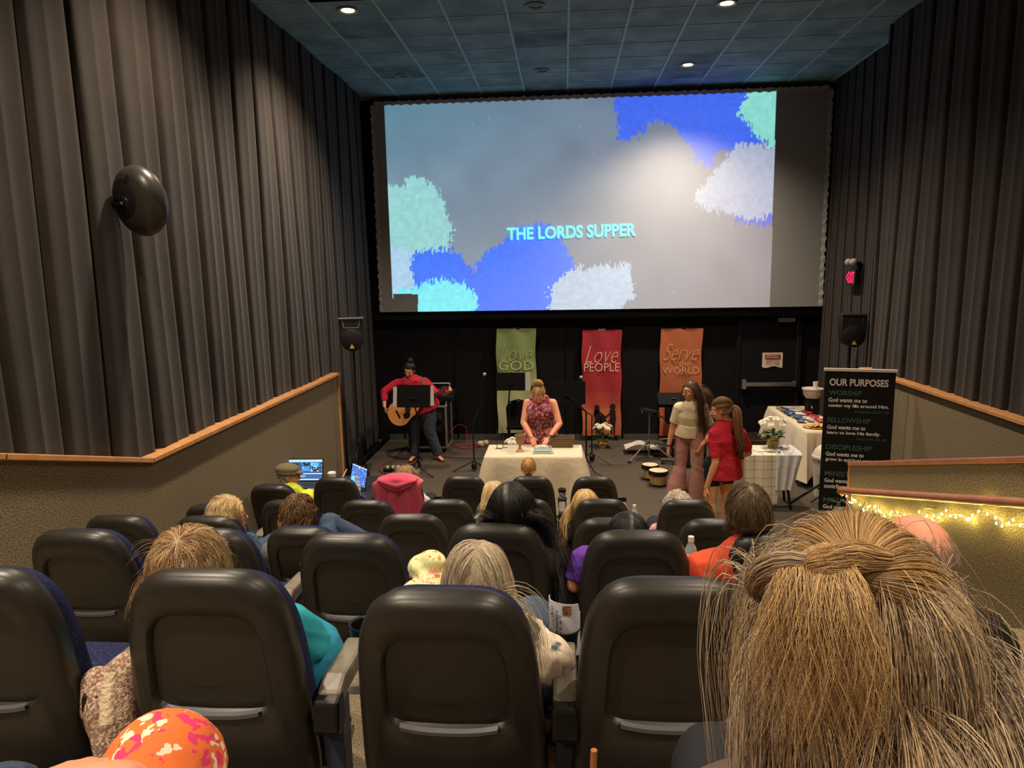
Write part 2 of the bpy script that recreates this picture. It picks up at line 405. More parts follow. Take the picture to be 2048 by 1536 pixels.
MB().box((3.56, YF-.066, 1.475), (.26, .002, .075)).build('red_panel', mred, sg, smooth=False)
text('EMERGENCY', 'lettering', mp, sg, (3.56, YF-.069, 1.493), .22, .025, bold=.01)
text('EXIT ONLY', 'lettering', mp, sg, (3.56, YF-.069, 1.458), .2, .025, bold=.01)
for i, s in enumerate(('DOOR MUST', 'REMAIN CLOSED', 'AT ALL TIMES')): text(s, 'lettering', mred, sg, (3.56, YF-.068, 1.418-.036*i), (.2, .24, .22)[i], .022, bold=.02)
# downlight fixtures
m_lamp = M('lamp_glow', (255, 236, 200), .5, emis=((255, 226, 170), 45))
m_can = M('can_trim_grey', (120, 118, 110), .5, .4)
for i, (x, y, on) in enumerate(CANS):
    where = {(-2.38, 11.0): 'unlit downlight near the top left corner of the screen', (-.3, 11.0): 'dark unlit downlight in front of the screen centre', (1.8, 11.0): 'glowing downlight in front of the right half of the screen',
             (-2.38, 8.3): 'bright glowing downlight beside the left drape', (-.3, 8.42): 'dark unlit downlight at the top middle edge of the picture', (1.82, 8.6): 'lit downlight at the very top edge right of centre'}.get((x, y), 'lit downlight over the audience rows')
    o = empty('downlight', (x, y, CEIL), where, 'ceiling light', 'recessed ceiling downlights')
    MB().lathe([(.07, -.001), (.115, -.001), (.12, -.012), (.105, -.02), (.075, -.012), (.07, -.001)], (x, y, CEIL), 28, cap=False).build('trim_ring', m_can, o)
    MB().lathe([(.0, -.006), (.05, -.007), (.073, -.004)], (x, y, CEIL), 24).build('lens', m_lamp if on else m_blackmetal, o)
# exit sign and emergency lamp on the right front drape
ex = empty('exit_sign', (4.2, 10.83, 2.82), 'red lit exit sign on the black drape right of screen', 'exit sign')
MB().box((4.2, 10.83, 2.82), (.05, .34, .23)).box((4.32, 10.83, 2.88), (.22, .04, .04)).build('housing', m_blackmetal, ex, smooth=False, bevel=.006)
m_exit = M('exit_red_glow', (255, 30, 90), .5, emis=((255, 25, 80), 2.6))
text('<EXIT', 'lettering', m_exit, ex, (4.172, 10.83, 2.82), .29, .16, rot=(90, 0, -90), bold=0)
el = empty('emergency_light', (4.2, 10.8, 3.02), 'twin head emergency lamp above the red exit sign', 'emergency light')
m_glass = M('lamp_glass', (150, 150, 145), .15, .6)
MB().box((4.24, 10.8, 3.0), (.06, .22, .1)).box((4.34, 10.8, 3.0), (.18, .04, .04)).build('housing', m_blackmetal, el, smooth=False, bevel=.01)
for dy in (-.09, .09):
    MB().ell((4.16, 10.8+dy, 3.04), (.05, .07, .055)).build('lamp_head', m_glass, el)
# ================================================================ SCREEN
SY = 12.2
m_scr = bpy.data.materials.new('projection_screen'); m_scr.use_nodes = True; nt = m_scr.node_tree; b = nt.nodes['Principled BSDF']
b.inputs['Base Color'].default_value = (.30, .30, .30, 1); b.inputs['Roughness'].default_value = .9; b.inputs['Specular IOR Level'].default_value = .1
at = nt.nodes.new('ShaderNodeAttribute'); at.attribute_name = 'Col'
nt.links.new(at.outputs['Color'], b.inputs['Emission Color']); b.inputs['Emission Strength'].default_value = 1.0
x0, x1, z0, z1 = px(770, 400, Y=SY)[0]-.12, px(1648, 400, Y=SY)[0], 2.33, 5.76
nx, nz = 560, 270
GX, GZ = np.meshgrid(np.linspace(x0, x1, nx), np.linspace(z0, z1, nz), indexing='ij')
wpt = np.stack([GX, np.full_like(GX, SY), GZ], -1)-CAM
q = wpt@CR; U = 1024+F_PX*q[..., 0]/q[..., 2]; V = 768+F_PX*q[..., 1]/q[..., 2]
def inpoly(u, v, poly):
    c = np.zeros(u.shape, bool); n = len(poly)
    for i in range(n):
        (xa, ya), (xb, yb) = poly[i], poly[i-1]
        c ^= ((ya > v) != (yb > v)) & (u < (xb-xa)*(v-ya)/(yb-ya+1e-9)+xa)
    return c
du = (fbm(U/11, V/11, 3, 5)-.5)*20+(vnoise(U/2.0, V/5, 5)-.5)*12; dv = (fbm(U/9, V/14, 9, 5)-.5)*20+(vnoise(U/2.0, V/9, 8)-.5)*20
def lc(c): return np.array(lin(c))
t = np.clip((U-770)/780, 0, 1)[..., None]; s = np.clip((V-190)/430, 0, 1)[..., None]
img = lc((66, 102, 120))*(1-t)+lc((92, 96, 114))*t
img = img*(1-s)+(lc((112, 126, 140))*(1-t)+lc((104, 94, 98))*t)*s
img *= 1.5*(.85+.3*fbm(U/60, V/60, 2))[..., None]
layers = [
 (((1505, 150), (1575, 150), (1575, 295), (1530, 285), (1500, 262), (1470, 225)), (128, 205, 195)),
 (((1226, 150), (1510, 150), (1485, 205), (1475, 225), (1500, 260), (1530, 285), (1440, 300), (1425, 330), (1388, 325), (1382, 300), (1350, 255), (1315, 238), (1265, 278), (1238, 280)), (52, 96, 226)),
 (((1440, 405), (1570, 395), (1570, 450), (1475, 447)), (62, 84, 200)),
 (((1478, 285), (1570, 292), (1570, 415), (1500, 440), (1400, 412), (1382, 400), (1430, 340)), (158, 166, 190)),
 (((740, 375), (800, 368), (832, 352), (872, 375), (892, 420), (907, 452), (893, 500), (840, 505), (740, 490)), (142, 200, 200)),
 (((740, 484), (825, 497), (830, 572), (790, 600), (740, 640)), (160, 196, 222)),
 (((826, 502), (895, 500), (935, 522), (952, 548), (968, 505), (1010, 480), (1040, 452), (1090, 447), (1132, 490), (1155, 545), (1120, 660), (820, 660)), (48, 108, 240)),
 (((740, 600), (845, 568), (890, 556), (930, 572), (958, 598), (938, 660), (740, 660)), (110, 222, 232)),
 (((1098, 660), (1098, 580), (1138, 540), (1200, 532), (1262, 527), (1268, 592), (1235, 622), (1220, 660)), (172, 190, 210))]
for poly_, colr in layers:
    mk = inpoly(U+du, V+dv, poly_)
    tx = (.82+.34*fbm(U/7, V/7, 21))[..., None]
    img = np.where(mk[..., None], lc(colr)*tx, img)
specks = (vnoise(U/3.0, V/3.0, 31) > .992); img = np.where(specks[..., None], img*2+.1, img)
inside = (U > 768+(V-210)*.045) & (U < 1553-(V-176)*.03) & (V > 184-(U-768)*.01+.0)
boxsh = (V > 588) & (U > 786) & (U < 836)  # shadow of an object in the projector beam, blanked out of the emission colour
inside &= ~boxsh
img = np.where(inside[..., None], img, 0)
scr = empty('projection_screen', ((x0+x1)/2, SY, z0), 'huge wall screen showing blue and white brush strokes with projected title', 'projection screen')
mb = MB().grid(np.stack([GX, np.full_like(GX, SY), GZ], -1)); mb.c = [img.reshape(-1, 3)]
mb.f = [f for f in mb.f]
mb.build('image_surface', m_scr, scr)
m_sfab = M('silver_screen_binding', (150, 148, 146), .6, .4, bump=(30, .6, .02))
def ruff(a, b, w):
    a = np.array(a, float); b = np.array(b, float); n = int(np.linalg.norm(b-a)/.03); P = []
    d = _unit(b-a); s = np.array([d[2], 0, -d[0]])
    for i in range(n+1):
        t = i/n; c = a+(b-a)*t; wv = w*(.75+.4*abs(math.sin(i*.55))+.15*math.sin(i*1.9))
        P.append([c+s*wv*q_+np.array([0, -.03*math.sin(q_*math.pi/2+.2)-.008*math.sin(i*1.3), 0]) for q_ in (-.5, -.1, .3, 1.0)])
    return MB().sheet(np.array(P), .004)
for a, b_, w in (((x0, SY, z0), (x0, SY, z1), -.05), ((x0, SY, z1), (x1, SY, z1), -.05), ((x1, SY, z1), (x1, SY, z0), -.05)):
    ruff(a, b_, w).build('binding', m_sfab, scr)
MB().box(((x0+x1)/2, SY+.06, (z0+z1)/2), (x1-x0-.02, .1, z1-z0-.02)).build('back_frame', m_blackmetal, scr, smooth=False)
m_ttl = M('projected_lettering', (120, 235, 230), .9, emis=((118, 232, 228), 1.0))
a = px(1014, 468, Y=SY-.01); c = px(1272, 459, Y=SY-.01); ang = math.degrees(math.atan2(c[2]-a[2], c[0]-a[0]))
text('THE LORDS SUPPER', 'lettering', m_ttl, scr, ((a+c)/2)-np.array([0, .005, 0]), c[0]-a[0], .21, rot=(90, -ang, 0), bold=.028)
# ================================================================ SPEAKERS
def pa_speaker(loc, yaw, label, stand=False):
    R = rotm(0, 0, yaw); c = np.array(loc, float)
    o = empty('loudspeaker', c+np.array([0, 0, -.24]), label, 'speaker')
    def T(mb):
        mb.v = [v@R.T+c for v in mb.v]; return mb
    # local: front faces -y, size .33 x .28 x .46
    cab = MB(); pr = [(-.165, .23), (.165, .23), (.165, -.02), (.15, -.12), (.1, -.2), (.04, -.232), (-.04, -.232), (-.1, -.2), (-.15, -.12), (-.165, -.02)]
    cab.prism(pr, 'y', -.1, .13)
    T(cab).build('cabinet', m_plastic, o, bevel=.012)
    g = MB(); n = 28
    g.lathe([(0, .0), (.14, .0), (.152, -.008), (.152, -.02)], (0, 0, 0), n, rotm(90, 0, 0)); g.v = [v*[1, 1, .98]+[0, -.115, -.075] for v in g.v]
    T(g).build('woofer_grille', M('speaker_grille', (22, 22, 26), .6, .3, bump=(900, .3, .001)), o)
    h = MB()   # horn: flared rectangle
    a = [(-.12, .2), (.12, .2), (.1, .09), (-.1, .09)]; bq = [(-.05, .165), (.05, .165), (.04, .12), (-.04, .12)]
    h.add([(x, -.104, z) for x, z in a]+[(x, -.06, z) for x, z in bq], [(0, 1, 5, 4), (1, 2, 6, 5), (2, 3, 7, 6), (3, 0, 4, 7), (4, 5, 6, 7)])
    h.box((0, -.105, .222), (.33, .03, .016))
    T(h).build('horn', M('horn_screen_lit', (150, 150, 150), .35, .6) if stand else M('horn_dark', (60, 60, 60), .35, .6), o, smooth=False)  # left horn's paler grey carries the screen's reflection
    for sx in (-.142, .142): T(MB().box((sx, -.101, .13), (.022, .006, .1))).build('port', m_black, o, smooth=False, bevel=.004)
    T(MB().prism([(-.035, -.19), (.035, -.19), (.0, -.13)], 'y', -.142, -.137)).build('triangle_badge', M('gold_badge', (214, 170, 70), .4, .5, emis=None), o, smooth=False)
    return o
pa_speaker((-2.93, 9.62, 2.18), 14, 'black loudspeaker with screen-lit horn on a pole by the left carpeted wall', True)
st = empty('speaker_stand', (-2.93, 9.7, 0), 'thin black stand holding the left loudspeaker', 'speaker stand')
MB().cyl((-2.93, 9.66, .12), (-2.93, 9.66, 1.95), .017).build('pole', m_blackmetal, st)
for a in (20, 140, 260):
    x, y = .3*math.cos(R_(a))*.45, .3*math.sin(R_(a)); MB().tube([(-2.93, 9.66, .62), (-2.93+x, 9.66+y, .02)], .011, 8).build('leg', m_blackmetal, st)
MB().lathe([(.03, .58), (.04, .6), (.04, .66), (.03, .68)], (-2.93, 9.66, 0)).build('collar', m_blackmetal, st)
pa_speaker((4.02, 10.25, 2.1), -8, 'black loudspeaker with gold triangle below the red exit sign')
st = empty('speaker_stand', (4.02, 10.33, 0), 'thin black stand holding the right loudspeaker', 'speaker stand')
MB().cyl((4.02, 10.3, .12), (4.02, 10.3, 1.87), .017).build('pole', m_blackmetal, st)
for a in (20, 140, 260): MB().tube([(4.02, 10.3, .62), (4.02+.14*math.cos(R_(a)), 10.3+.3*math.sin(R_(a)), .02)], .011, 8).build('leg', m_blackmetal, st)
# surround speaker on the left wall
sc = np.array([-3.08, 5.12, 3.55])
so = empty('surround_speaker', sc, 'black oval surround speaker hanging on the left drape', 'speaker')
Rs = rotm(10, 0, -14)
mb = MB(); prof = []
for i in range(15):
    a = math.pi*i/14; r = math.sin(a)**.75; prof.append((.235*r, -.1+.0*i if False else -.115*math.cos(a)))
mb.lathe(prof, (0, 0, 0), 32, rotm(-90, 0, 0)); mb.v = [v*[.9, 1.1, 1.08] for v in mb.v]
mb.v = [v@Rs.T+sc for v in mb.v]; mb.build('shell', M('satin_black_shell', (52, 48, 44), .34, .5), so, angle=180)
mb = MB().lathe([(.0, -.13), (.1, -.125), (.15, -.095), (.16, -.05)], (0, 0, 0), 28, rotm(-90, 0, 0)); mb.v = [(v*[.8, 1, 1]+[-.02, -.01, .02])@Rs.T+sc for v in mb.v]
mb.build('rear_panel', M('dark_rear_panel', (24, 22, 24), .5, .3), so)
mb = MB().tube([(v) for v in [np.array([.06, -.12, .19]), np.array([.02, -.13, .13]), np.array([.055, -.132, .05]), np.array([.06, -.13, -.02])]], .004, 8); mb.v = [v@Rs.T+sc for v in mb.v]; mb.build('seam', m_black, so)
MB().tube([sc+Rs@np.array([-.02, -.12, 0]), sc+np.array([-.08, -.16, -.01]), (-3.36, 5.22, 3.54)], [.028, .024, .024], 12).build('wall_bracket', m_blackmetal, so)
MB().ell(sc+Rs@np.array([-.02, -.135, 0]), (.05, .02, .05), Rs).build('pivot', m_blackmetal, so)
MB().ell(sc+Rs@np.array([-.02, -.157, 0]), (.012, .006, .012), Rs).build('bolt', m_steel, so)
# ================================================================ HANGING BANNERS
BY = 12.33
def banner(u0, u1, vt, vb, mat, label, words, ybias=0):
    a = px(u0, vt, Y=BY); b = px(u1, vt, Y=BY); c = px((u0+u1)/2, vb, Y=BY)
    xa, xb, zt, zb = a[0], b[0], (a[2]+b[2])/2, c[2]
    o = empty('wall_banner', ((xa+xb)/2, BY, zb), label, 'banner', 'church banners on the black wall')
    P = np.array([[[xa+(xb-xa)*i/10+.01*math.sin(j*.6), BY-.012*math.sin(i*1.1+j*.4), zb+(zt-zb)*j/24] for j in range(25)] for i in range(11)])
    MB().sheet(P[::-1], .003).build('cloth', mat, o)
    MB().box(((xa+xb)/2, BY+.01, zt), (.12, .04, .035)).build('clip', m_steel if words[0] == 'Love' and words[-1] == 'PEOPLE' else m_blackmetal, o, smooth=False, bevel=.004)
    cx = (xa+xb)/2; w = xb-xa; gold = M('banner_lettering', (214, 206, 160), .7)
    if 'PEOPLE' in words: gold = M('banner_lettering_pink', (236, 190, 170), .7)
    if 'WORLD' in words: gold = M('banner_lettering_sand', (222, 178, 128), .7)
    thin = M('banner_script_'+words[-1].lower(), (178, 186, 120) if 'GOD' in words else (232, 160, 140) if 'PEOPLE' in words else (212, 150, 108), .7)
    text(words[0], 'lettering', thin, o, (cx, BY-.022, zt-(.42 if len(words) == 2 else .40)), w*.84, .3, shear=.45, bold=-.012)
    if len(words) == 3:
        text('the', 'lettering', gold, o, (cx+w*.08, BY-.022, zt-.60), w*.26, .1)
        text('WORLD', 'lettering', gold, o, (cx, BY-.022, zt-.72), w*.88, .12)
    else: text(words[1], 'lettering', gold, o, (cx, BY-.022, zt-.645), w*.9, .165 if words[1] == 'GOD' else .15)
    return o, xa, xb, zt, zb
def grad_mat(name, stops, z0, z1):
    mt = M(name, stops[0][1], .85, .15); nt = mt.node_tree; b = nt.nodes['Principled BSDF']
    g = nt.nodes.new('ShaderNodeNewGeometry'); s = nt.nodes.new('ShaderNodeSeparateXYZ'); nt.links.new(g.outputs['Position'], s.inputs[0])
    n = nt.nodes.new('ShaderNodeTexNoise'); n.inputs['Scale'].default_value = 3.5
    mp_ = nt.nodes.new('ShaderNodeMapping'); mp_.inputs['Scale'].default_value = (.6, 1, 3); nt.links.new(g.outputs['Position'], mp_.inputs[0]); nt.links.new(mp_.outputs[0], n.inputs['Vector'])
    mr = nt.nodes.new('ShaderNodeMapRange'); mr.inputs[1].default_value = z0; mr.inputs[2].default_value = z1; nt.links.new(s.outputs['Z'], mr.inputs[0])
    ad = nt.nodes.new('ShaderNodeMath'); ad.operation = 'MULTIPLY_ADD'; ad.inputs[1].default_value = .22; nt.links.new(n.outputs['Fac'], ad.inputs[0]); nt.links.new(mr.outputs[0], ad.inputs[2])
    r = nt.nodes.new('ShaderNodeValToRGB'); nt.links.new(ad.outputs[0], r.inputs[0]); e = r.color_ramp.elements
    while len(e) < len(stops): e.new(.5)
    for k, (p_, c_) in enumerate(stops): e[k].position = p_; e[k].color = lin(c_)+(1,)
    nt.links.new(r.outputs[0], b.inputs['Base Color']); return mt
g1 = grad_mat('green_banner_print', [(.05, (150, 158, 120)), (.35, (186, 184, 140)), (.58, (180, 184, 132)), (.72, (138, 158, 100)), (1, (148, 166, 112))], .1, 2.0)
g2 = grad_mat('red_banner_print', [(.05, (184, 86, 60)), (.3, (206, 118, 84)), (.42, (186, 82, 72)), (.55, (172, 56, 62)), (1, (174, 56, 70))], .1, 2.0)
g3 = grad_mat('orange_banner_print', [(.05, (170, 74, 44)), (.3, (196, 104, 70)), (.42, (170, 94, 68)), (.7, (192, 112, 76)), (1, (188, 108, 74))], .1, 2.0)
banner(992, 1071, 657, 866, g1, 'green hanging banner with the words Love GOD', ['Love', 'GOD'])
o2, xa, xb, zt, zb = banner(1164, 1243, 660, 871, g2, 'red hanging banner with the words Love PEOPLE', ['Love', 'PEOPLE'])
banner(1321, 1405, 657, 871, g3, 'orange hanging banner with the words Serve the WORLD', ['Serve', 'the', 'WORLD'])
# silhouettes printed on the red banner: two children holding hands, smaller one between
sil = MB(); sx = lambda u: xa+(u-1164)/79*(xb-xa)*1.0; m_sil = M('printed_silhouette', (40, 18, 22), .8)
def disc(cu, cz, r, rz=None):
    rz = rz or r; c = (sx(cu), BY-.02, cz); n = 16
    sil.add([[c[0]+r*math.cos(2*math.pi*k/n), c[1], c[2]+rz*math.sin(2*math.pi*k/n)] for k in range(n)], [tuple(range(n))])
def poly2(pts): sil.add([[sx(u), BY-.0205, z] for u, z in pts], [tuple(range(len(pts)))])
disc(1194, .60, .045, .055); poly2([(1190, .63), (1187, .45), (1192, .48), (1200, .56)]); poly2([(1190, .56), (1199, .56), (1202, .4), (1206, .22), (1185, .24), (1191, .4)])
poly2([(1193, .25), (1196, .25), (1196, .12), (1193, .12)]); poly2([(1199, .25), (1202, .25), (1202, .12), (1199, .12)])
disc(1226, .62, .05, .055); poly2([(1221, .57), (1231, .57), (1233, .4), (1231, .26), (1220, .26), (1221, .4)]); poly2([(1222, .27), (1225, .27), (1226, .12), (1222, .12)]); poly2([(1228, .27), (1231, .27), (1231, .12), (1228, .12)])
poly2([(1199, .54), (1212, .45), (1222, .53), (1222, .5), (1212, .42), (1199, .5)]); disc(1206, .44, .04); poly2([(1201, .42), (1212, .42), (1214, .25), (1199, .25)]); poly2([(1211, .38), (1216, .34), (1221, .42), (1221, .39), (1216, .31), (1210, .34)])
sil.build('silhouette', m_sil, o2, smooth=False)
# ================================================================ ROLL-UP BANNER
RB0 = np.array([3.04, 8.46, 0]); yaw = -14.0; Rb = rotm(0, 0, yaw); bw = .74; bh = 1.76
rb = empty('retractable_banner', RB0+Rb@np.array([bw/2, 0, 0]), 'tall black roll-up banner listing OUR PURPOSES in white and green', 'banner stand')
def T2(mb):
    mb.v = [v@Rb.T+RB0 for v in mb.v]; return mb
m_bb = M('banner_black_print', (24, 22, 22), .6, .25)
T2(MB().box((bw/2, 0, bh/2+.05), (bw, .004, bh-.05))).build('panel', m_bb, rb, smooth=False)
T2(MB().box((bw/2, 0, bh+.04), (bw+.03, .03, .035))).build('top_bar', m_white, rb, smooth=False, bevel=.004)
T2(MB().box((bw/2, 0, .045), (bw+.05, .09, .09))).build('base_cassette', m_steel, rb, smooth=False, bevel=.01)
T2(MB().box((.12, -.09, .012), (.03, .2, .012)).box((bw-.12, -.09, .012), (.03, .2, .012))).build('foot', m_steel, rb, smooth=False)
m_wt = M('banner_white_ink', (235, 230, 220), .7); m_gt = M('banner_green_ink', (76, 112, 98), .7)
Rt = Rb@rotm(90, 0, 0)
def btext(s, x, z, w, h, mt, bold=.03, al='L'):
    p = RB0+Rb@np.array([x, -.006, z]); text(s, 'lettering', mt, rb, p, w, h, rot=Rt, bold=bold, align=al)
btext('OUR PURPOSES', .05, 1.655, .62, .085, m_wt)
zz = 1.53
for hd, wd, l1, w1, l2, w2, ref, wr in (('WORSHIP', .35, 'God wants me to', .41, 'center my life around Him.', .64, 'Matthew 22:37-38', .35), ('FELLOWSHIP', .46, 'God wants me to', .41, 'learn to love His family.', .57, 'Acts 2:41-42, 46', .32),
                                  ('DISCIPLESHIP', .49, 'God wants me to', .41, 'grow in spiritual maturity.', .61, '', 0), ('MINISTRY', .38, 'God wants me to', .41, 'contribute service.', .45, '', 0), ('MISSION', .35, 'God wants me to', .41, 'tells others about Him.', .56, '', 0)):
    btext(hd, .05, zz, wd, .06, m_gt, .01); btext(l1, .05, zz-.085, w1, .05, m_wt, .025); btext(l2, .05, zz-.155, w2, .052, m_wt, .025)
    if ref: btext(ref, .69-wr, zz-.215, wr, .035, m_gt, .0)
    zz -= .325
# ================================================================ STANDS
def music_stand(base, top, w, h, tilt, yaw, label, legs=(90, 210, 330), papers=None, flat=False):
    base = np.array(base, float); c = np.array(top, float)
    o = empty('music_stand', base, label, 'music stand')
    R = rotm(tilt, 0, yaw) if True else None
    R = rotm(0, 0, yaw)@rotm(tilt, 0, 0)
    d = MB().box((0, 0, 0), (w, .006, h)).box((0, .03, -h/2), (w, .06, .006)); d.v = [v@R.T+c for v in d.v]
    d.build('desk', M('stand_black', (10, 10, 12), .7, .15), o, smooth=False, bevel=.004)
    back = c+R@np.array([0, -.02, -.03])
    MB().tube([back, (base[0], base[1], max(.6, back[2]-.25)), (base[0], base[1], .12)], [.011, .012, .014], 10).build('pole', m_blackmetal, o)
    MB().box(back, (.07, .02, .03), R).build('bracket', m_blackmetal, o, smooth=False)
    for a in legs:
        e = base+np.array([.27*math.cos(R_(a)), .27*math.sin(R_(a)), .015])
        MB().tube([(base[0], base[1], .26), (base+e)/2+np.array([0, 0, .05]), e], [.009, .009, .01], 8).build('leg', m_blackmetal, o)
    for i, (dx, dy, rz) in enumerate(papers or []):
        pm = MB().box((dx, .012+.004*i, dy), (.22, .003, .29), rotm(0, rz, 0)); pm.v = [v@R.T+c for v in pm.v]
        p_ = pm.build('sheet_of_music', M('paper_grey', (176, 172, 168), .8), None, smooth=False)
        tag(p_, label='grey-white sheet of music sticking out behind the %s' % ('guitarist stand, %s side' % ('left' if dx < 0 else 'right') if 'guitarist' in label else 'black stand at the green banner'), cat='sheet music')
    return o
t_ = px(827, 792, Y=10.15); music_stand((-2.18, 10.15, 0), t_, .5, .33, -12, -2, 'black music stand in front of the guitarist in red', (-28, 90, 205), papers=[(-.2, -.01, 0), (.19, 0, -3)])
t_ = px(1021, 763, Y=11.0); music_stand((-.88, 11.0, 0), t_, .46, .28, -8, 0, 'black music stand in front of the green banner', papers=[(.2, .0, 0)])
t_ = px(1131, 786, Y=10.2); music_stand((-.07+.38, 10.2, 0), t_+np.array([.02, 0, 0]), .54, .33, -8, 3, 'black music stand between lady in dress and red banner', (-25, 95, 215))
t_ = px(1347, 797, Y=11.3); music_stand((1.72, 11.3, 0), t_, .5, .3, -62, 0, 'nearly flat black music stand before the orange banner')
def mic_stand(base, top, label, legs, boom=True, straight=False):
    base = np.array(base, float); top = np.array(top, float); o = empty('microphone_stand', base, label, 'microphone stand')
    jz = top+np.array([-.06, 0, -.42])
    MB().tube([(base[0], base[1], .1), (base[0], base[1], .75), jz, top+np.array([-.015, 0, -.06])], [.012, .009, .008, .008], 8).build('pole', m_blackmetal, o)
    for a in legs:
        e = base+np.array([.33*math.cos(R_(a)), .33*math.sin(R_(a)), .012]); MB().tube([(base[0], base[1], .16), e], .009, 8).build('leg', m_blackmetal, o)
    MB().lathe([(.0, .02), (.035, .03), (.045, .08), (.03, .13), (.0, .15)], base).build('hub', m_blackmetal, o)
    MB().tube([top+np.array([-.03, 0, -.11]), top], [.012, .017], 12).build('mic_body', m_blackmetal, o)
    MB().ell(top+np.array([.008, 0, .022]), (.03, .03, .032)).build('mic_head', M('mic_mesh', (175, 170, 165), .35, .5, metal=.7, bump=(600, .6, .002)), o)
    return o
mic_stand((-1.38, 10.4, 0), px(968, 752, Y=10.6), 'microphone on a black boom stand left of the draped table', (195, 330, 80))
mic_stand((.42, 10.9, 0), px(1161, 758, Y=10.9), 'microphone stand standing at the left edge of the red banner', (200, 330, 80))
# dark chair behind the table
m_fab = M('black_fabric', (22, 22, 24), .9, .15)
ch = empty('folding_chair', (-.75, 11.5, 0), 'black chair standing before the green banner behind the lady', 'chair')
MB().tube([(-.93, 11.35, .5), (-.94, 11.3, .8), (-.9, 11.28, .9), (-.75, 11.28, .94), (-.6, 11.28, .9), (-.56, 11.3, .8), (-.57, 11.35, .5)], .014, 8).build('back_frame', m_blackmetal, ch)
P = np.array([[[-.93+.36*i/6, 11.3-.02*math.sin(math.pi*i/6), .52+(.40-.1*abs(i/3-1)**3)*j/4] for j in range(5)] for i in range(7)]); MB().sheet(P[::-1], .03).build('backrest', m_fab, ch)
MB().box((-.75, 11.54, .45), (.42, .42, .05)).build('seat', m_fab, ch, smooth=False, bevel=.02)
for x in (-.93, -.57):
    for y in (11.36, 11.72): MB().cyl((x, y, 0), (x, y, .45), .012).build('leg', m_blackmetal, ch)
# ================================================================ ROAD CASE / RACK behind the guitarist
m_rackb = M('rack_black', (20, 20, 22), .5, .4); m_alu = M('aluminium_edge', (178, 170, 158), .4, .5, metal=.6)
rc = empty('road_case', (-2.3, 11.75, 0), 'black road case rack with aluminium edges behind the guitarist', 'road case')
x0_, x1_, y0_, y1_, z1_ = -2.62, -1.98, 11.5, 12.05, .78
MB().box(((x0_+x1_)/2, (y0_+y1_)/2, z1_/2+.06), (x1_-x0_, y1_-y0_, z1_-.08)).build('box', m_rackb, rc, smooth=False)
e = MB()
for x in (x0_, x1_):
    for y in (y0_, y1_): e.box((x, y, z1_/2+.05), (.03, .03, z1_-.06))
for z in (.09, z1_+.01):
    for y in (y0_, y1_): e.box(((x0_+x1_)/2, y, z), (x1_-x0_, .03, .03))
    for x in (x0_, x1_): e.box((x, (y0_+y1_)/2, z), (.03, y1_-y0_, .03))
e.build('edge_trim', m_alu, rc, smooth=False, bevel=.003)
for x in (x0_+.05, x1_-.05):
    for y in (y0_+.05, y1_-.05): MB().cyl((x-.012, y, .03), (x+.012, y, .03), .03).build('caster', m_blackmetal, rc)
MB().box(((x0_+x1_)/2, y0_-.005, .62), (.5, .02, .13)).box(((x0_+x1_)/2, y0_-.005, .42), (.5, .02, .1)).build('rack_unit', M('rack_face', (52, 52, 56), .4, .5), rc, smooth=False)
mx = empty('mixing_desk', (-2.08, 11.75, .82), 'open lid and mixer on top of the road case', 'mixer')
MB().box((-2.12, 11.78, .93), (.5, .4, .1), rotm(10, 0, 0)).build('body', m_rackb, mx, smooth=False, bevel=.01)
e = MB().tube([(-1.98, 11.5, .8), (-1.98, 12.02, 1.1), (-1.98, 12.02, .2)], .008, 6).tube([(-2.3, 12.02, 1.1), (-1.98, 12.02, 1.1)], .008, 6); e.build('lid_frame', m_alu, mx)
# cables
def cable(pts, r, mat, label, n=8):
    P = [np.array(p, float) for p in pts]; out = []
    for i in range(len(P)-1):
        p0, p1, p2, p3 = P[max(i-1, 0)], P[i], P[i+1], P[min(i+2, len(P)-1)]
        for k in range(n):
            t = k/n; out.append(.5*((2*p1)+(-p0+p2)*t+(2*p0-5*p1+4*p2-p3)*t*t+(-p0+3*p1-3*p2+p3)*t**3))
    out.append(P[-1]); o = MB().tube(out, r, 6).build('cable', mat, None); return tag(o, label, 'cable')
m_cr = M('red_cable', (150, 40, 50), .5); m_cb = M('black_cable', (20, 20, 20), .5)
def loops(cx, cy, r, n, ph=0): return [(cx+(r+.03*math.sin(k*2.1))*math.cos(k*1.05+ph), cy+(r*.6)*math.sin(k*1.05+ph), .012+.006*(k % 4)) for k in range(n)]
cable(loops(-1.7, 11.85, .2, 26), .006, m_cr, 'red cable lying in loops right of the road case')
cable([(-1.95, 11.7, .3), (-1.85, 11.95, .38), (-1.72, 12.05, .3), (-1.7, 11.95, .04), (-1.55, 11.8, .01)], .005, m_cr, 'red cable arching up from floor beside the road case')
cable([(-2.65, 11.7, .01), (-2.8, 11.4, .01), (-2.75, 11.0, .01), (-2.9, 10.6, .01), (-2.8, 10.3, .01), (-2.6, 10.1, .01)], .007, m_cr, 'red cable running along the left wall floor')
cable([(-2.5, 11.3, .01), (-2.3, 11.0, .01), (-2.5, 10.6, .01), (-2.7, 10.4, .01), (-2.5, 10.1, .01), (-2.3, 9.9, .01), (-2.6, 9.7, .01)], .007, m_cb, 'black cable snaking on the floor behind the laptops')
cable([(-2.0, 11.2, .01), (-1.6, 11.1, .01), (-1.2, 11.15, .01), (-.9, 11.3, .01)], .006, m_cb, 'black cable on the floor right of the guitarist shoe')
cable(loops(1.6, 10.85, .13, 22, 1), .007, m_cb, 'black coiled cable on the floor beside the bongos')
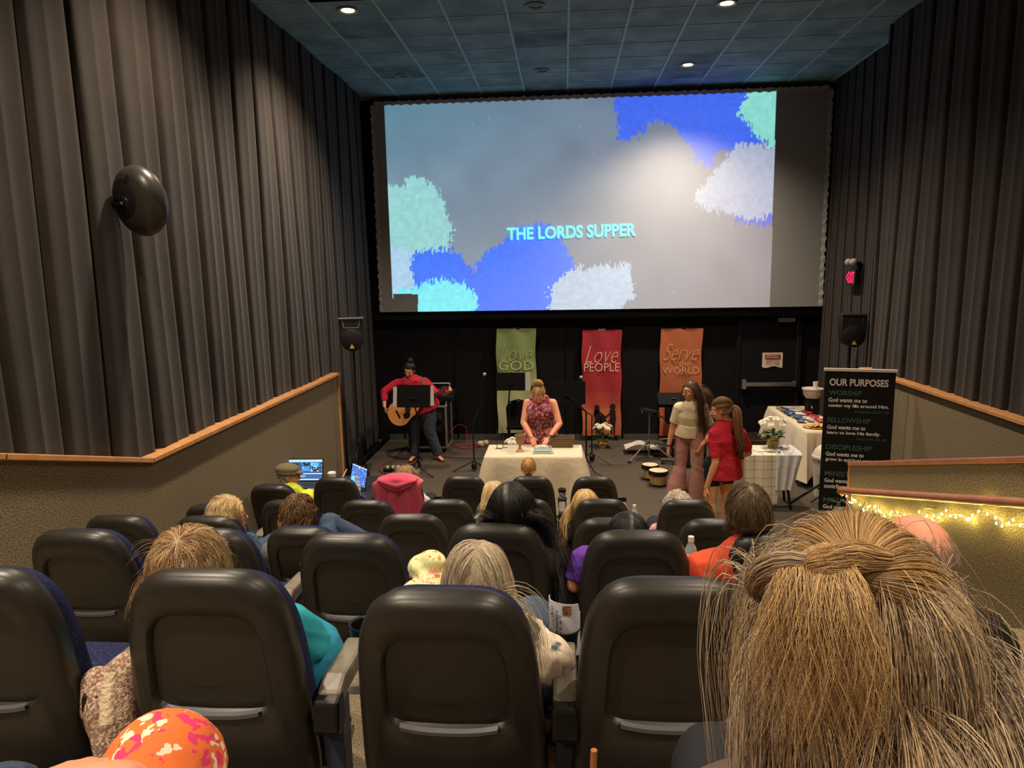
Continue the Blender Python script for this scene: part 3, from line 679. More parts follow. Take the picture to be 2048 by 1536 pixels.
cable([(1.1, 11.35, .01), (1.4, 11.3, .01), (1.8, 11.4, .01), (2.1, 11.2, .01)], .006, m_cb, 'black cable under the drum pad stand')
ps = empty('power_strip', (-2.62, 10.35, 0), 'white power adapters plugged in on the floor behind laptop', 'power strip')
MB().box((-2.62, 10.35, .03), (.3, .07, .05), rotm(0, 0, 12)).build('body', m_blackmetal, ps, smooth=False, bevel=.006)
for k in range(3): MB().box((-2.7+.08*k, 10.33+.015*k, .075), (.035, .035, .04), rotm(0, 0, 12)).build('plug', mp, ps, smooth=False, bevel=.006)
bg = empty('cable_bag', (-1.43, 11.9, 0), 'small pale bundle lying at the end of red cables', 'bag')
MB().ell((-1.43, 11.9, .05), (.09, .05, .055), rotm(0, 20, 20)).ell((-1.36, 11.88, .08), (.05, .04, .05)).build('bundle', M('pale_cloth', (200, 170, 150), .8, noise=(20, .3)), bg)
# ================================================================ COMMUNION TABLE
m_cloth = M('ivory_tablecloth', (216, 200, 172), .85, .2, bump=(14, .35, .02), sheen=.2)
def table_cloth(x0, x1, y0, y1, z, drop, label, flare=.06, mat=None, seed=1, folds=9, skew=0):
    """draped cloth as one mesh: flat top, wavy skirt; drop gives hem height above the floor"""
    o = empty('tablecloth', ((x0+x1)/2, (y0+y1)/2, z), label, 'tablecloth')
    N = 160; vs = []; rings = []
    def outline(k, off):
        t = k/N*4; c = [(x0, y0), (x1, y0), (x1, y1), (x0, y1)]
        i = int(t) % 4; f = t-int(t); a = np.array(c[i]); b = np.array(c[(i+1) % 4]); p = a+(b-a)*f
        ctr = np.array([(x0+x1)/2, (y0+y1)/2]); n = np.array([[0, -1], [1, 0], [0, 1], [-1, 0]][i], float)
        cor = max(0, 1-min(f, 1-f)*9)
        dn = _unit(p-ctr); n = _unit(n*(1-cor*.6)+dn*cor*.6)
        return p, n, cor
    mb = MB(); levels = [(0, 0), (.012, .006), (.02, .03)]+[(.03, .03+(z-drop-.03)*s) for s in (.15, .3, .5, .7, .85, 1)]
    V = []
    for li, (off, dz) in enumerate(levels):
        s = max(0, (dz-.03)/(z-.03))
        for k in range(N):
            p, n, cor = outline(k, off)
            w = s*(flare*.5*(1+math.sin(k*2*math.pi*folds*4/N+seed+math.sin(k*.21+seed)*1.2))+cor*flare*2.2)
            hem = (skew*cor*s)
            V.append((p[0]+n[0]*(off+w), p[1]+n[1]*(off+w), max(.012, z-dz-hem*0+(0 if cor == 0 else -skew*cor*s))))
    L = len(levels)
    F = [(i*N+k, i*N+(k+1) % N, (i+1)*N+(k+1) % N, (i+1)*N+k) for i in range(L-1) for k in range(N)]
    F = [f[::-1] for f in F]; F.append(tuple(range(N)))
    mb.add(V, F); mb.build('cloth', mat or m_cloth, o, angle=60); return o
TZ = .76
tb = empty('folding_table', (-.38, 8.75, 0), 'folding table hidden under the ivory cloth in front', 'table')
MB().box((-.38, 8.7, TZ-.025), (1.16, .56, .03)).build('tabletop', m_white, tb, smooth=False, bevel=.01)
for x in (-.86, .1):
    for y in (8.5, 8.92): MB().cyl((x, y, 0), (x, y, TZ-.04), .014).build('leg', m_blackmetal, tb)
table_cloth(-.98, .2, 8.42, 9.0, TZ, .02, 'ivory cloth draped to the floor over the front table', flare=.07, folds=3, seed=2)
# goblet
gp = px(1040, 903, Z=TZ); m_clay = M('speckled_clay', (158, 122, 84), .5, .4, noise=(60, .3), bump=(50, .2))
gb = empty('goblet', gp, 'brown pottery goblet standing on the ivory table', 'goblet')
MB().lathe([(.0, 0), (.052, 0), (.054, .008), (.03, .025), (.017, .05), (.016, .08), (.03, .1), (.05, .125), (.058, .165), (.06, .205), (.064, .215), (.058, .215), (.052, .17), (.02, .12), (.0, .118)], gp, 28).build('cup', m_clay, gb)
# communion tray stack with bread
tp = px(1086, 905, Z=TZ); ty = empty('communion_tray', tp, 'stack of white trays filled with small communion cups', 'tray')
for k in range(2): MB().box(tp+np.array([0, 0, .012+.022*k]), (.26-.04*k, .15-.02*k, .014)).build('tray_plate', M('pale_blue_tray', (196, 214, 216), .35, .5), ty, smooth=False, bevel=.005)
for i in range(7):
    for j in range(3):
        c = tp+np.array([-.1+.033*i, -.045+.045*j, .042]); MB().lathe([(.0, 0), (.009, 0), (.012, .024), (.01, .024), (.008, .003), (0, .003)], c, 10).build('cup', M('clear_cup', (210, 226, 224), .15, .5, alpha=.75), ty)
br = empty('bread_cloth', tp+np.array([-.04, .1, .0]), 'crumpled white napkin under the lady hands', 'napkin')
mb = MB().ell(tp+np.array([-.05, .1, .035]), (.07, .05, .03)).ell(tp+np.array([.02, .1, .04]), (.05, .045, .03), rotm(0, 20, 0)).ell(tp+np.array([-.02, .08, .05]), (.04, .03, .022)); mb.build('napkin', M('napkin_white', (228, 218, 204), .8, bump=(40, .7, .01)), br)
# wicker basket
bp_ = px(1124, 895, Z=TZ); m_wick = M('woven_wicker', (124, 102, 70), .7, .3, bump=(90, .9, .008), noise=(60, .35))
bk = empty('wicker_basket', bp_, 'rectangular tan wicker basket at the right of table', 'basket')
w0, d0, h0 = .12, .07, .13
mb = MB(); a0 = [(-w0, -d0), (w0, -d0), (w0, d0), (-w0, d0)]; V = []
for z, s in ((0, .94), (h0, 1.06), (h0, .99), (.012, .88)): V += [(bp_[0]+x*s*1.2, bp_[1]+.05+y*s, bp_[2]+z) for x, y in a0]
mb.add(V, [(i*4+k, i*4+(k+1) % 4, (i+1)*4+(k+1) % 4, (i+1)*4+k) for i in range(3) for k in range(4)]+[(3, 2, 1, 0), (12, 13, 14, 15)]); mb.build('body', m_wick, bk, smooth=False, bevel=.004)
mb = MB()
for z in (.02, .05, .08, .11, .13):
    s = .945+.12*z/h0+.012; q_ = [(bp_[0]+x*s*1.2, bp_[1]+.05+y*s, bp_[2]+z) for x, y in a0]; mb.tube(q_+[q_[0]], .0045, 6)
mb.build('woven_band', M('dark_wicker', (104, 84, 54), .7, bump=(120, .8, .004)), bk)
# metal easel
ep = px(1000, 898, Z=TZ); es = empty('tabletop_stand', ep, 'thin bent metal stand with cross bar on the table left', 'stand'); m_iron = M('dark_iron', (70, 60, 54), .4, .5, metal=.6)
MB().tube([ep+np.array(q_) for q_ in ((-.04, .02, .0), (-.04, .02, .24))], .004, 6).tube([ep+np.array(q_) for q_ in ((.03, .05, .0), (.03, .05, .27))], .004, 6).tube([ep+np.array(q_) for q_ in ((.045, .05, .0), (.045, .05, .2))], .003, 6).build('upright', m_iron, es)
MB().tube([ep+np.array(q_) for q_ in ((-.07, .01, .17), (.08, .06, .215))], .0035, 6).build('cross_bar', m_iron, es)
MB().tube([ep+np.array(q_) for q_ in ((-.06, -.01, .005), (.09, .06, .005))], .004, 6).tube([ep+np.array(q_) for q_ in ((-.05, .06, .005), (.02, -.03, .005))], .004, 6).build('foot', m_iron, es)
# ================================================================ FLOWER POTS
m_leaf = M('flower_leaf', (70, 92, 48), .6, .3, noise=(12, .3)); m_petal = M('white_petal', (244, 238, 214), .7, .2, bump=(60, .3)); m_foil = M('gold_foil_wrap', (150, 130, 70), .35, .6, noise=(14, .4), bump=(18, .8, .02))
def flowers(base, label, s=1.0, n=11, spread=.15, seed=3):
    rr = random.Random(seed); base = np.array(base, float)
    o = empty('flower_pot', base, label, 'flower pot', 'potted white chrysanthemums')
    MB().lathe([(0, 0), (.06*s, 0), (.068*s, .03*s), (.075*s, .12*s), (.088*s, .135*s), (.07*s, .13*s), (0, .12*s)], base, 18).build('wrapped_pot', m_foil, o)
    bow = MB()
    for a in (-1, 1): bow.ell(base+np.array([a*.03*s, -.075*s, .085*s]), (.034*s, .008*s, .018*s), rotm(0, a*20, 0))
    bow.build('bow', M('gold_ribbon', (190, 160, 70), .4, .6), o)
    lf = MB()
    for k in range(26):
        a = rr.uniform(0, 2*math.pi); r0 = rr.uniform(.03, .09)*s; L = rr.uniform(.08, .14)*s; z = rr.uniform(.13, .22)*s
        d = np.array([math.cos(a), math.sin(a), rr.uniform(-.2, .5)]); d = _unit(d); sd, tt, _ = frame(d)
        c = base+np.array([math.cos(a)*r0, math.sin(a)*r0, z]); w = .032*s
        lf.add([c, c+d*L*.35+sd*w, c+d*L*.7+sd*w*.8, c+d*L+tt*-.015, c+d*L*.7-sd*w*.8, c+d*L*.35-sd*w, c+d*L*.5+tt*.012], [(0, 1, 6), (1, 2, 6), (2, 3, 6), (3, 4, 6), (4, 5, 6), (5, 0, 6)])
    lf.tube([base+np.array([0, 0, .1*s]), base+np.array([0, 0, .25*s])], .02*s, 8)
    lf.build('leaves', m_leaf, o)
    for k in range(n):
        a = k*2.4; r0 = spread*math.sqrt((k+.3)/n)*s; c = base+np.array([math.cos(a)*r0, math.sin(a)*r0*.8, (.30+.06*(1-(r0/(spread*s))**2)+rr.uniform(-.02, .03))*s])
        nrm = _unit([math.cos(a)*r0*5/s, math.sin(a)*r0*5/s-.35, 1.0]); sd, tt, _ = frame(nrm); f = MB()
        for ring, (np_, rl, up) in enumerate(((16, .048, .1), (13, .04, .45), (10, .03, .8))):
            for j in range(np_):
                b = 2*math.pi*(j+ring*.4)/np_+rr.uniform(-.1, .1); e_ = math.cos(b)*sd+math.sin(b)*tt; pr = -math.sin(b)*sd+math.cos(b)*tt
                tip = c+s*(e_*rl+nrm*up*rl*.8); mid = c+s*(e_*rl*.6+nrm*up*rl*.7); f.add([c, mid+pr*.007*s, tip, mid-pr*.007*s], [(0, 1, 2, 3)])
        f.ell(c+nrm*.008*s, (.01*s,)*3, n=8, m=5); f.build('blossom', m_petal, o)
    return o
flowers((.64, 11.85, 0), 'potted white flowers on the floor before the red banner', 1.08, 12, .15, 4)
flowers((-.78, 10.7, 0), 'white flowers behind the ivory table left of lady', 1.15, 10, .13, 5)
# ================================================================ BONGOS, DRUM PAD, AMP
m_skin_d = M('drum_skin', (222, 202, 160), .55, .3, noise=(9, .12)); m_drum = M('drum_wood', (206, 164, 96), .35, .5, noise=(7, .15))
for nm_, (c, r, h) in dict(b=((1.3, 9.72, 0), .135, .22), a=((1.22, 10.02, 0), .12, .22)).items():
    if nm_ == 'b': bo = empty('bongo_drums', (1.28, 9.8, 0), 'pair of natural wood bongo drums on the floor', 'bongos')
    c = np.array(c)
    MB().lathe([(r*.78, .015), (r*.84, .1), (r*.93, h-.05)], c, 28).build('drum_shell', m_drum, bo)
    MB().lathe([(r*.8, .0), (r*.84, .0), (r*.84, .03), (r*.8, .03)], c, 28, cap=False).lathe([(r*.95, h-.06), (r*1.03, h-.06), (r*1.05, h), (r*.98, h+.004)], c, 28, cap=False).build('rim', m_blackmetal, bo)
    MB().lathe([(0, h+.002), (r*.6, h+.004), (r*.97, h-.004)], c, 28).build('drum_head', m_skin_d, bo)
    for k in range(4): a = R_(45+90*k); MB().cyl(c+np.array([math.cos(a)*r, math.sin(a)*r, .02]), c+np.array([math.cos(a)*r*1.02, math.sin(a)*r*1.02, h-.03]), .005).build('tuning_rod', m_steel, bo)
MB().box((1.26, 9.87, .13), (.06, .08, .06)).build('bridge', m_blackmetal, bo, smooth=False)
dp = empty('drum_pad_stand', (1.33, 11.1, 0), 'electronic drum pad on a chrome tripod stand', 'drum pad')
tz = px(1300, 822, Y=11.1)
MB().tube([(1.33, 11.1, .05), (1.33, 11.1, tz[2]-.1), tz-np.array([0, 0, .02])], [.012, .011, .012], 10).build('pole', m_steel, dp)
mb = MB().lathe([(0, -.03), (.12, -.03), (.14, -.01), (.14, .015), (.125, .025), (0, .022)], (0, 0, 0), 26); Rp = rotm(-12, 14, 0); mb.v = [v*[1.1, 1, 1]@Rp.T+tz for v in mb.v]; mb.build('pad', m_plastic, dp)
mb = MB().box((.15, .02, -.03), (.2, .16, .015)); mb.v = [v@rotm(0, 20, 0).T+tz for v in mb.v]; mb.build('side_pad', m_plastic, dp, smooth=False, bevel=.006)
MB().box(tz+np.array([-.13, -.06, .0]), (.015, .01, .05)).build('clamp', m_steel, dp, smooth=False)
for a in (215, 335, 95): MB().tube([(1.33, 11.1, .32), (1.33+.4*math.cos(R_(a)), 11.1+.4*math.sin(R_(a)), .02)], .011, 8).build('leg', m_steel, dp)
ft = np.array([1.33+.4*math.cos(R_(215)), 11.1+.4*math.sin(R_(215)), .02]); MB().ell(ft, (.03, .02, .018)).build('rubber_foot', m_blackmetal, dp)
tw = empty('white_towel', (1.25, 11.5, 0), 'white towel lying over low stand beside drum pad', 'towel')
P = np.array([[[.98+.05*i, 11.35+.045*j, .10+.13*math.sin(math.pi*min(1, i/9))*(.6+.4*math.sin(j*.8))+.0*j] for j in range(8)] for i in range(12)]); MB().sheet(P[::-1] if False else P, .006).build('cloth', M('towel_white', (214, 206, 196), .9, bump=(50, .4)), tw)
hw = empty('snare_stand', (1.65, 11.35, 0), 'low chrome drum hardware with crossed legs on floor', 'drum hardware')
for a, b in (((1.4, 11.3, .22), (1.95, 11.5, .1)), ((1.45, 11.5, .05), (1.9, 11.2, .28)), ((1.5, 11.2, .3), (1.85, 11.25, .32)), ((1.7, 11.3, .02), (1.72, 11.32, .36))): MB().cyl(a, b, .011).build('tube', m_steel, hw)
MB().box((1.67, 11.42, .03), (.5, .4, .05)).build('base', m_blackmetal, hw, smooth=False)
am = empty('amplifier', (1.98, 10.55, 0), 'tall black amplifier box behind the woman in pink trousers', 'amplifier')
MB().box((1.93, 10.75, .3), (.4, .3, .6)).build('cabinet', m_black, am, smooth=False, bevel=.015)
MB().box((1.93, 10.597, .25), (.34, .006, .44)).build('grille', m_plastic, am, smooth=False)
kb = empty('guitar_case', (1.9, 11.8, 0), 'dark instrument case leaning under the orange banner', 'instrument case')
MB().box((1.98, 12.1, .62), (.52, .2, .5)).build('case', m_black, kb, smooth=False, bevel=.03)
MB().tube([(1.78, 11.95, 0), (1.86, 12.08, .42)], .02, 8).tube([(2.2, 11.95, 0), (2.12, 12.08, .42)], .02, 8).build('leg', m_blackmetal, kb)
# dark wicker hamper behind the red shirt woman
hb = empty('wicker_hamper', (2.75, 11.3, 0), 'dark brown wicker basket on the floor behind flowers', 'basket'); mdw = M('dark_brown_wicker', (66, 44, 30), .6, .3, bump=(70, 1, .01), noise=(30, .5))
mb = MB(); V = []
for z, s in ((0, .9), (.3, 1.05), (.3, .97), (.03, .85)): V += [(2.78+x*s*.36, 11.35+y*s*.25, z) for x, y in ((-1, -1), (1, -1), (1, 1), (-1, 1))]
mb.add(V, [(i*4+k, i*4+(k+1) % 4, (i+1)*4+(k+1) % 4, (i+1)*4+k) for i in range(3) for k in range(4)]+[(3, 2, 1, 0), (12, 13, 14, 15)]).build('body', mdw, hb, smooth=False, bevel=.01)
MB().tube([(2.4, 11.1, .3), (3.16, 11.1, .3), (3.16, 11.6, .3), (2.4, 11.6, .3), (2.4, 11.1, .3)], .016, 8).build('rim', mdw, hb)
# ================================================================ SMALL TABLE WITH TOWEL + FLOWERS
SX0, SX1, SY0, SY1, SZ = 2.22, 2.86, 8.68, 9.12, .72
tb = empty('folding_table', (2.54, 8.9, 0), 'small side table with black legs under a plaid cloth', 'table')
MB().box(((SX0+SX1)/2, (SY0+SY1)/2, SZ-.02), (SX1-SX0, SY1-SY0, .035)).build('tabletop', m_black, tb, smooth=False)
for a, b in (((2.3, 8.75, 0), (2.36, 8.8, SZ)), ((2.3, 9.08, 0), (2.36, 9.0, SZ)), ((2.8, 8.72, 0), (2.7, 8.8, SZ)), ((2.83, 9.08, 0), (2.74, 9.0, SZ))): MB().cyl(a, b, .016).build('leg', m_blackmetal, tb)
def plaid():
    mt = M('plaid_towel', (224, 214, 192), .9, .1); nt = mt.node_tree; b = nt.nodes['Principled BSDF']; tc = nt.nodes.new('ShaderNodeNewGeometry')
    s = nt.nodes.new('ShaderNodeSeparateXYZ'); nt.links.new(tc.outputs['Position'], s.inputs[0]); outs = []
    for ax in ('X', 'Z'):
        mu = nt.nodes.new('ShaderNodeMath'); mu.operation = 'MULTIPLY'; mu.inputs[1].default_value = 9.5; nt.links.new(s.outputs[ax], mu.inputs[0])
        fr = nt.nodes.new('ShaderNodeMath'); fr.operation = 'FRACT'; nt.links.new(mu.outputs[0], fr.inputs[0])
        l = nt.nodes.new('ShaderNodeMath'); l.operation = 'LESS_THAN'; l.inputs[1].default_value = .12; nt.links.new(fr.outputs[0], l.inputs[0])
        m4 = nt.nodes.new('ShaderNodeMath'); m4.operation = 'MULTIPLY'; m4.inputs[1].default_value = .42; nt.links.new(l.outputs[0], m4.inputs[0]); outs.append(m4)
    ad = nt.nodes.new('ShaderNodeMath'); nt.links.new(outs[0].outputs[0], ad.inputs[0]); nt.links.new(outs[1].outputs[0], ad.inputs[1])
    mx = nt.nodes.new('ShaderNodeMixRGB'); mx.inputs[1].default_value = lin((226, 216, 194))+(1,); mx.inputs[2].default_value = lin((176, 96, 84))+(1,); nt.links.new(ad.outputs[0], mx.inputs[0]); nt.links.new(mx.outputs[0], b.inputs['Base Color'])
    return mt
tw = empty('plaid_towel', (2.45, 8.85, SZ), 'cream towel with thin red plaid lines hanging off side table', 'towel')
P = []
for i in range(13):
    x = 2.2+.4*i/12; row = []
    for y, z in ((9.1, SZ+.008), (8.9, SZ+.009), (8.7, SZ+.009), (8.665, SZ-.01), (8.655, SZ-.15), (8.65, SZ-.3), (8.645, SZ-.45), (8.64, SZ-.62)):
        row.append([x+(.02*(SZ-z) if z < SZ else 0), y-.012*math.sin(i*.9+z*3)*(z < SZ-.05), z])
    P.append(row)
MB().sheet(np.array(P), .004).build('cloth', plaid(), tw)
tw = empty('white_cloth', (2.75, 8.9, SZ), 'white sheer cloth hanging off the right of side table', 'cloth')
P = []
for i in range(13):
    x = 2.56+.31*i/12; row = []
    for k, (y, z) in enumerate(((9.1, SZ+.008), (8.9, SZ+.012), (8.7, SZ+.012), (8.665, SZ-.01), (8.655, SZ-.12), (8.65, SZ-.22), (8.645, SZ-.34), (8.64, SZ-.44))):
        row.append([x-(k > 3)*.05*(k-3)*i/12*.5+.02, y-.014*math.sin(i*1.4)*(k > 3)-.0, z+(.01*math.sin(i*2.3) if k < 3 else 0)])
    P.append(row)
MB().sheet(np.array(P), .004).build('cloth', M('sheer_white', (206, 204, 206), .7, bump=(30, .6, .01)), tw)
pp = empty('papers', (2.5, 8.8, SZ+.015), 'loose papers with a green edge on the side table', 'papers')
MB().box((2.45, 8.82, SZ+.02), (.2, .14, .004), rotm(0, 0, 20)).box((2.57, 8.76, SZ+.026), (.16, .1, .004), rotm(0, 0, -8)).build('sheet', mp, pp, smooth=False)
MB().box((2.58, 8.73, SZ+.03), (.13, .025, .005), rotm(0, 0, -8)).build('green_strip', M('mint_paper', (120, 176, 140), .7), pp, smooth=False)
flowers((2.62, 8.95, SZ+.018), 'white flowers in gold foil on the small side table', 1.0, 13, .18, 8)
# ================================================================ FOOD TABLE
FX0, FX1, FY0, FY1, FZ = 3.3, 3.86, 9.75, 11.6, .76
FZ = .76
tb = empty('folding_table', (3.55, 10.6, 0), 'long refreshment table under white cloth near the door', 'table')
MB().box((3.58, 10.68, FZ-.025), (.54, 1.8, .03)).build('tabletop', m_white, tb, smooth=False)
for x in (3.36, 3.8):
    for y in (9.9, 11.45): MB().cyl((x, y, 0), (x, y, FZ-.03), .014).build('leg', m_blackmetal, tb)
table_cloth(FX0, FX1, FY0, FY1, FZ, .16, 'white cloth with hanging folds over the refreshment table', flare=.1, folds=4, seed=5, skew=.1)
wb = empty('wire_basket', (3.45, 11.1, FZ), 'black wire basket of packets on the refreshment table', 'wire basket')
mb = MB()
for z in (.005, .04, .08): q_ = [(3.36, 10.75, FZ+z), (3.62, 10.75, FZ+z), (3.62, 11.4, FZ+z), (3.36, 11.4, FZ+z)]; mb.tube(q_+[q_[0]], .0035, 5)
for k in range(8):
    y = 10.75+.65*k/7; mb.tube([(3.36, y, FZ+.08), (3.36, y, FZ+.006), (3.62, y, FZ+.006), (3.62, y, FZ+.08)], .0028, 5)
mb.build('wire_frame', m_blackmetal, wb)
rr = random.Random(4); pk = [(60, 84, 130), (210, 205, 200), (170, 50, 60), (70, 96, 150), (226, 218, 200), (180, 60, 70)]
for k in range(16):
    c = pk[k % 6]; x = 3.42+.13*(k % 3)+rr.uniform(-.02, .02); y = 10.35+.16*(k//3)+rr.uniform(-.03, .03)
    o = MB().ell((x, y, FZ+.035+.012*(k % 2)), (.065, .07, .018), rotm(rr.uniform(-15, 15), rr.uniform(-15, 15), rr.uniform(0, 90)), n=10, m=6).build('snack_packet', M('packet_%d_%d_%d' % c, c, .3, .6, bump=(40, .5)), None)
    tag(o, ('navy', 'silver white', 'dark red', 'blue', 'cream', 'bright red')[k % 6]+' crinkled snack packet in the spread on the refreshment table', 'snack packet', 'snack packets on the refreshment table')
pt = empty('cookie_platter', (3.52, 10.0, FZ), 'yellow oval platter of cookies at the table front edge', 'platter')
mb = MB().lathe([(0, .004), (.12, .004), (.17, .016), (.165, .02), (.11, .009), (0, .009)], (0, 0, 0), 26); mb.v = [v*[1.15, .85, 1]+[3.52, 10.0, FZ] for v in mb.v]; mb.build('platter', M('yellow_platter', (206, 168, 70), .4), pt)
for k in range(14):
    a = k*2.4; r0 = .12*math.sqrt(k/14); MB().ell((3.52+r0*math.cos(a), 10.0+r0*.7*math.sin(a), FZ+.03+.006*(k % 3)), (.036, .034, .01), rotm(rr.uniform(-25, 25), rr.uniform(-25, 25), 0), n=10, m=6).build('cookie', M('cookie', (206, 160, 96), .8, noise=(60, .3)), pt)
cf = empty('drink_dispenser', (3.78, 10.9, FZ), 'black drink dispenser with a white bowl top behind the banner', 'dispenser')
MB().box((3.76, 10.95, FZ+.12), (.16, .18, .24)).build('body', m_black, cf, smooth=False, bevel=.01)
MB().lathe([(.0, .25), (.09, .25), (.13, .3), (.145, .38), (.155, .385), (.155, .4), (.14, .4), (0, .33)], (3.76, 10.95, FZ), 26).build('bowl', M('cream_plastic', (214, 196, 180), .4, .4), cf)
MB().cyl((3.72, 10.85, FZ+.14), (3.72, 10.81, FZ+.12), .012).build('tap', m_steel, cf)
cp_ = empty('paper_cup', (3.84, 10.9, FZ+.4), 'pale cup standing on top of the dispenser bowl', 'cup')
MB().lathe([(0, 0), (.03, 0), (.04, .1), (.037, .1), (.028, .004), (0, .004)], (3.8, 10.95, FZ+.4), 18).build('cup', m_white, cp_)
# trash can
tc_ = empty('trash_can', (3.33, 9.35, 0), 'white plastic trash can with domed lid beside the banner', 'trash can')
mcan = M('cream_bin', (212, 202, 186), .45, .4)
MB().lathe([(0, 0), (.14, 0), (.175, .5), (.18, .5)], (3.42, 9.3, 0), 30).build('bin', mcan, tc_)
MB().lathe([(.185, .5), (.192, .52), (.185, .545), (.175, .55), (.15, .62), (.1, .67), (0, .69)], (3.42, 9.3, 0), 30).build('lid', mcan, tc_)
# speaker/tripod leg lying near the banner
tl = empty('folded_tripod', (2.8, 8.5, 0), 'black tube leg slanting to the floor left of banner', 'tripod')
MB().tube([px(1577, 1009, Z=.02), px(1650, 962, Y=8.85)], .016, 10).build('leg', m_blackmetal, tl)
MB().tube([px(1632, 974, Y=8.8), px(1650, 985, Y=8.95), (3.12, 8.95, .02)], .011, 8).build('brace', m_blackmetal, tl)
# ================================================================ TECH TABLE, LAPTOPS
TX0, TX1, TY0, TY1, TTZ = -3.18, -1.92, 7.42, 8.1, .60
tt = empty('tech_table', (-2.35, 7.65, 0), 'dark folding table in front of the left front seats', 'table')
mb = MB(); nn = 10; pl = [(TX0, TY1), (TX0, TY0), (-2.3, TY0), (-2.12, 7.2)]+[(TX1-.14+.14*math.sin(R_(a)), 7.16+.22-.22*math.cos(R_(a))) for a in range(0, 91, 15)]+[(TX1, TY1-.1), (TX1-.1, TY1)]
mb.prism(pl, 'z', TTZ-.03, TTZ).build('tabletop', M('dark_laminate', (44, 44, 48), .35, .5), tt, smooth=False, bevel=.005)
for x in (TX0+.08, TX1-.15):
    for y in (TY0+.1, TY1-.1): MB().cyl((x, y, 0), (x, y, TTZ-.03), .014).build('leg', m_blackmetal, tt)
m_key = M('laptop_keys', (30, 34, 44), .5)
def laptop(c, yaw, w, d, open_, label, kind):
    c = np.array(c, float); R = rotm(0, 0, yaw); o = empty('laptop', c, label, 'laptop')
    def TT(mb): mb.v = [v@R.T+c for v in mb.v]; return mb
    TT(MB().box((0, 0, .009), (w, d, .018))).build('base', m_plastic, o, smooth=False, bevel=.004)
    TT(MB().box((0, d*.12, .0195), (w*.88, d*.5, .003))).build('keyboard', m_key, o, smooth=False)
    TT(MB().box((0, -d*.32, .0195), (w*.3, d*.25, .002))).build('touchpad', M('touchpad', (52, 56, 66), .4), o, smooth=False)
    Rl = rotm(-open_, 0, 0); h = d*.98
    def TL(mb):
        mb.v = [(v@Rl.T+[0, d/2, .018])@R.T+c for v in mb.v]; return mb
    TL(MB().box((0, 0, h/2), (w, .01, h))).build('lid', m_plastic, o, smooth=False, bevel=.004)
    nx_, nz_ = 90, 56; gx, gz = np.meshgrid(np.linspace(-w*.47, w*.47, nx_), np.linspace(h*.05, h*.95, nz_), indexing='ij'); u = (gx/w/.94+.5); v_ = (gz/h-.05)/.9
    img = np.zeros((nx_, nz_, 3)); 
    if kind == 0:
        img[:] = lc((40, 70, 110)); top = v_ > .88; img[top] = lc((150, 185, 215)); img[v_ < .3] = lc((48, 82, 128)); img[(v_ > .3) & (v_ < .34)] = lc((200, 215, 225)); img[v_ < .06] = lc((150, 190, 225))
        for (a, b_, c1, d1, col_) in ((.02, .3, .4, .85, (28, 44, 70)), (.42, .6, .72, .84, (22, 26, 40)), (.66, .9, .66, .84, (70, 150, 190)), (.4, .62, .44, .66, (50, 130, 220)), (.68, .88, .44, .62, (26, 34, 52)), (.2, .38, .3, .44, (200, 220, 240)), (.04, .5, .16, .22, (120, 160, 190))):
            img[(u > a) & (u < b_) & (v_ > c1) & (v_ < d1)] = lc(col_)
        sp = (vnoise(u*28, v_*18, 6) > .75) & (u > .38) & (v_ > .42) & (v_ < .85); img[sp] = lc((150, 200, 230))
    else:
        img[:] = lc((58, 96, 170)); img[(v_ > .95)] = lc((190, 205, 230)); g = np.clip(.5-v_, 0, .5)*np.clip(.5-u, 0, .5)*3; img += g[..., None]*lc((90, 230, 170))
        sp = (vnoise(u*14, v_*14, 4) > .8); img[sp] = lc((150, 185, 230)); img[(v_ > .6) & (v_ < .63) & (u < .6) & (vnoise(u*40, v_*0, 2) > .4)] = lc((200, 80, 150))
    m_ls = bpy.data.materials.get('laptop_screen')
    if not m_ls:
        m_ls = bpy.data.materials.new('laptop_screen'); m_ls.use_nodes = True; nt2 = m_ls.node_tree; b2 = nt2.nodes['Principled BSDF']; b2.inputs['Base Color'].default_value = (.02, .02, .02, 1)
        a2 = nt2.nodes.new('ShaderNodeAttribute'); a2.attribute_name = 'Col'; nt2.links.new(a2.outputs['Color'], b2.inputs['Emission Color']); b2.inputs['Emission Strength'].default_value = 1.6
    mb = MB().grid(np.stack([gx, np.full_like(gx, -.0065), gz], -1)); mb.c = [img.reshape(-1, 3)]; TL(mb).build('screen', m_ls, o)
    return o
l1 = px(612, 962, Z=TTZ+.02); laptop((l1[0]+.0, l1[1]-.14, TTZ), 2, .42, .27, 14, 'large laptop showing video software beside the man in cap', 0)
l2 = px(718, 971, Z=TTZ+.02); laptop((l2[0]-.1, l2[1]-.09, TTZ), -46, .36, .24, 12, 'smaller laptop with blue mixer screen behind the water bottle', 1)
cp_ = empty('paper_cup', (-2.28, 7.78, TTZ), 'speckled paper coffee cup between the two laptops', 'cup')
cc = px(665, 972, Z=TTZ)
MB().lathe([(0, 0), (.036, 0), (.047, .15), (.045, .15)], cc, 20).build('cup', M('speckled_cup', (206, 190, 170), .6, noise=(80, .25, .45, .6)), cp_)
MB().lathe([(.048, .145), (.05, .155), (.044, .165), (.04, .162), (0, .16)], cc, 20).build('lid', m_white, cp_)
st_ = MB().tube([px(679, 966, Z=TTZ), px(694, 938, Y=7.9)], .006, 8).build('drum_stick', m_white, None); tag(st_, 'thin pale stick standing between the laptops', 'stick')
m_pet = M('clear_bottle', (196, 208, 214), .08, .5, alpha=.42); m_lab = M('bottle_label', (214, 216, 222), .5, noise=(90, .35, .45, .55))
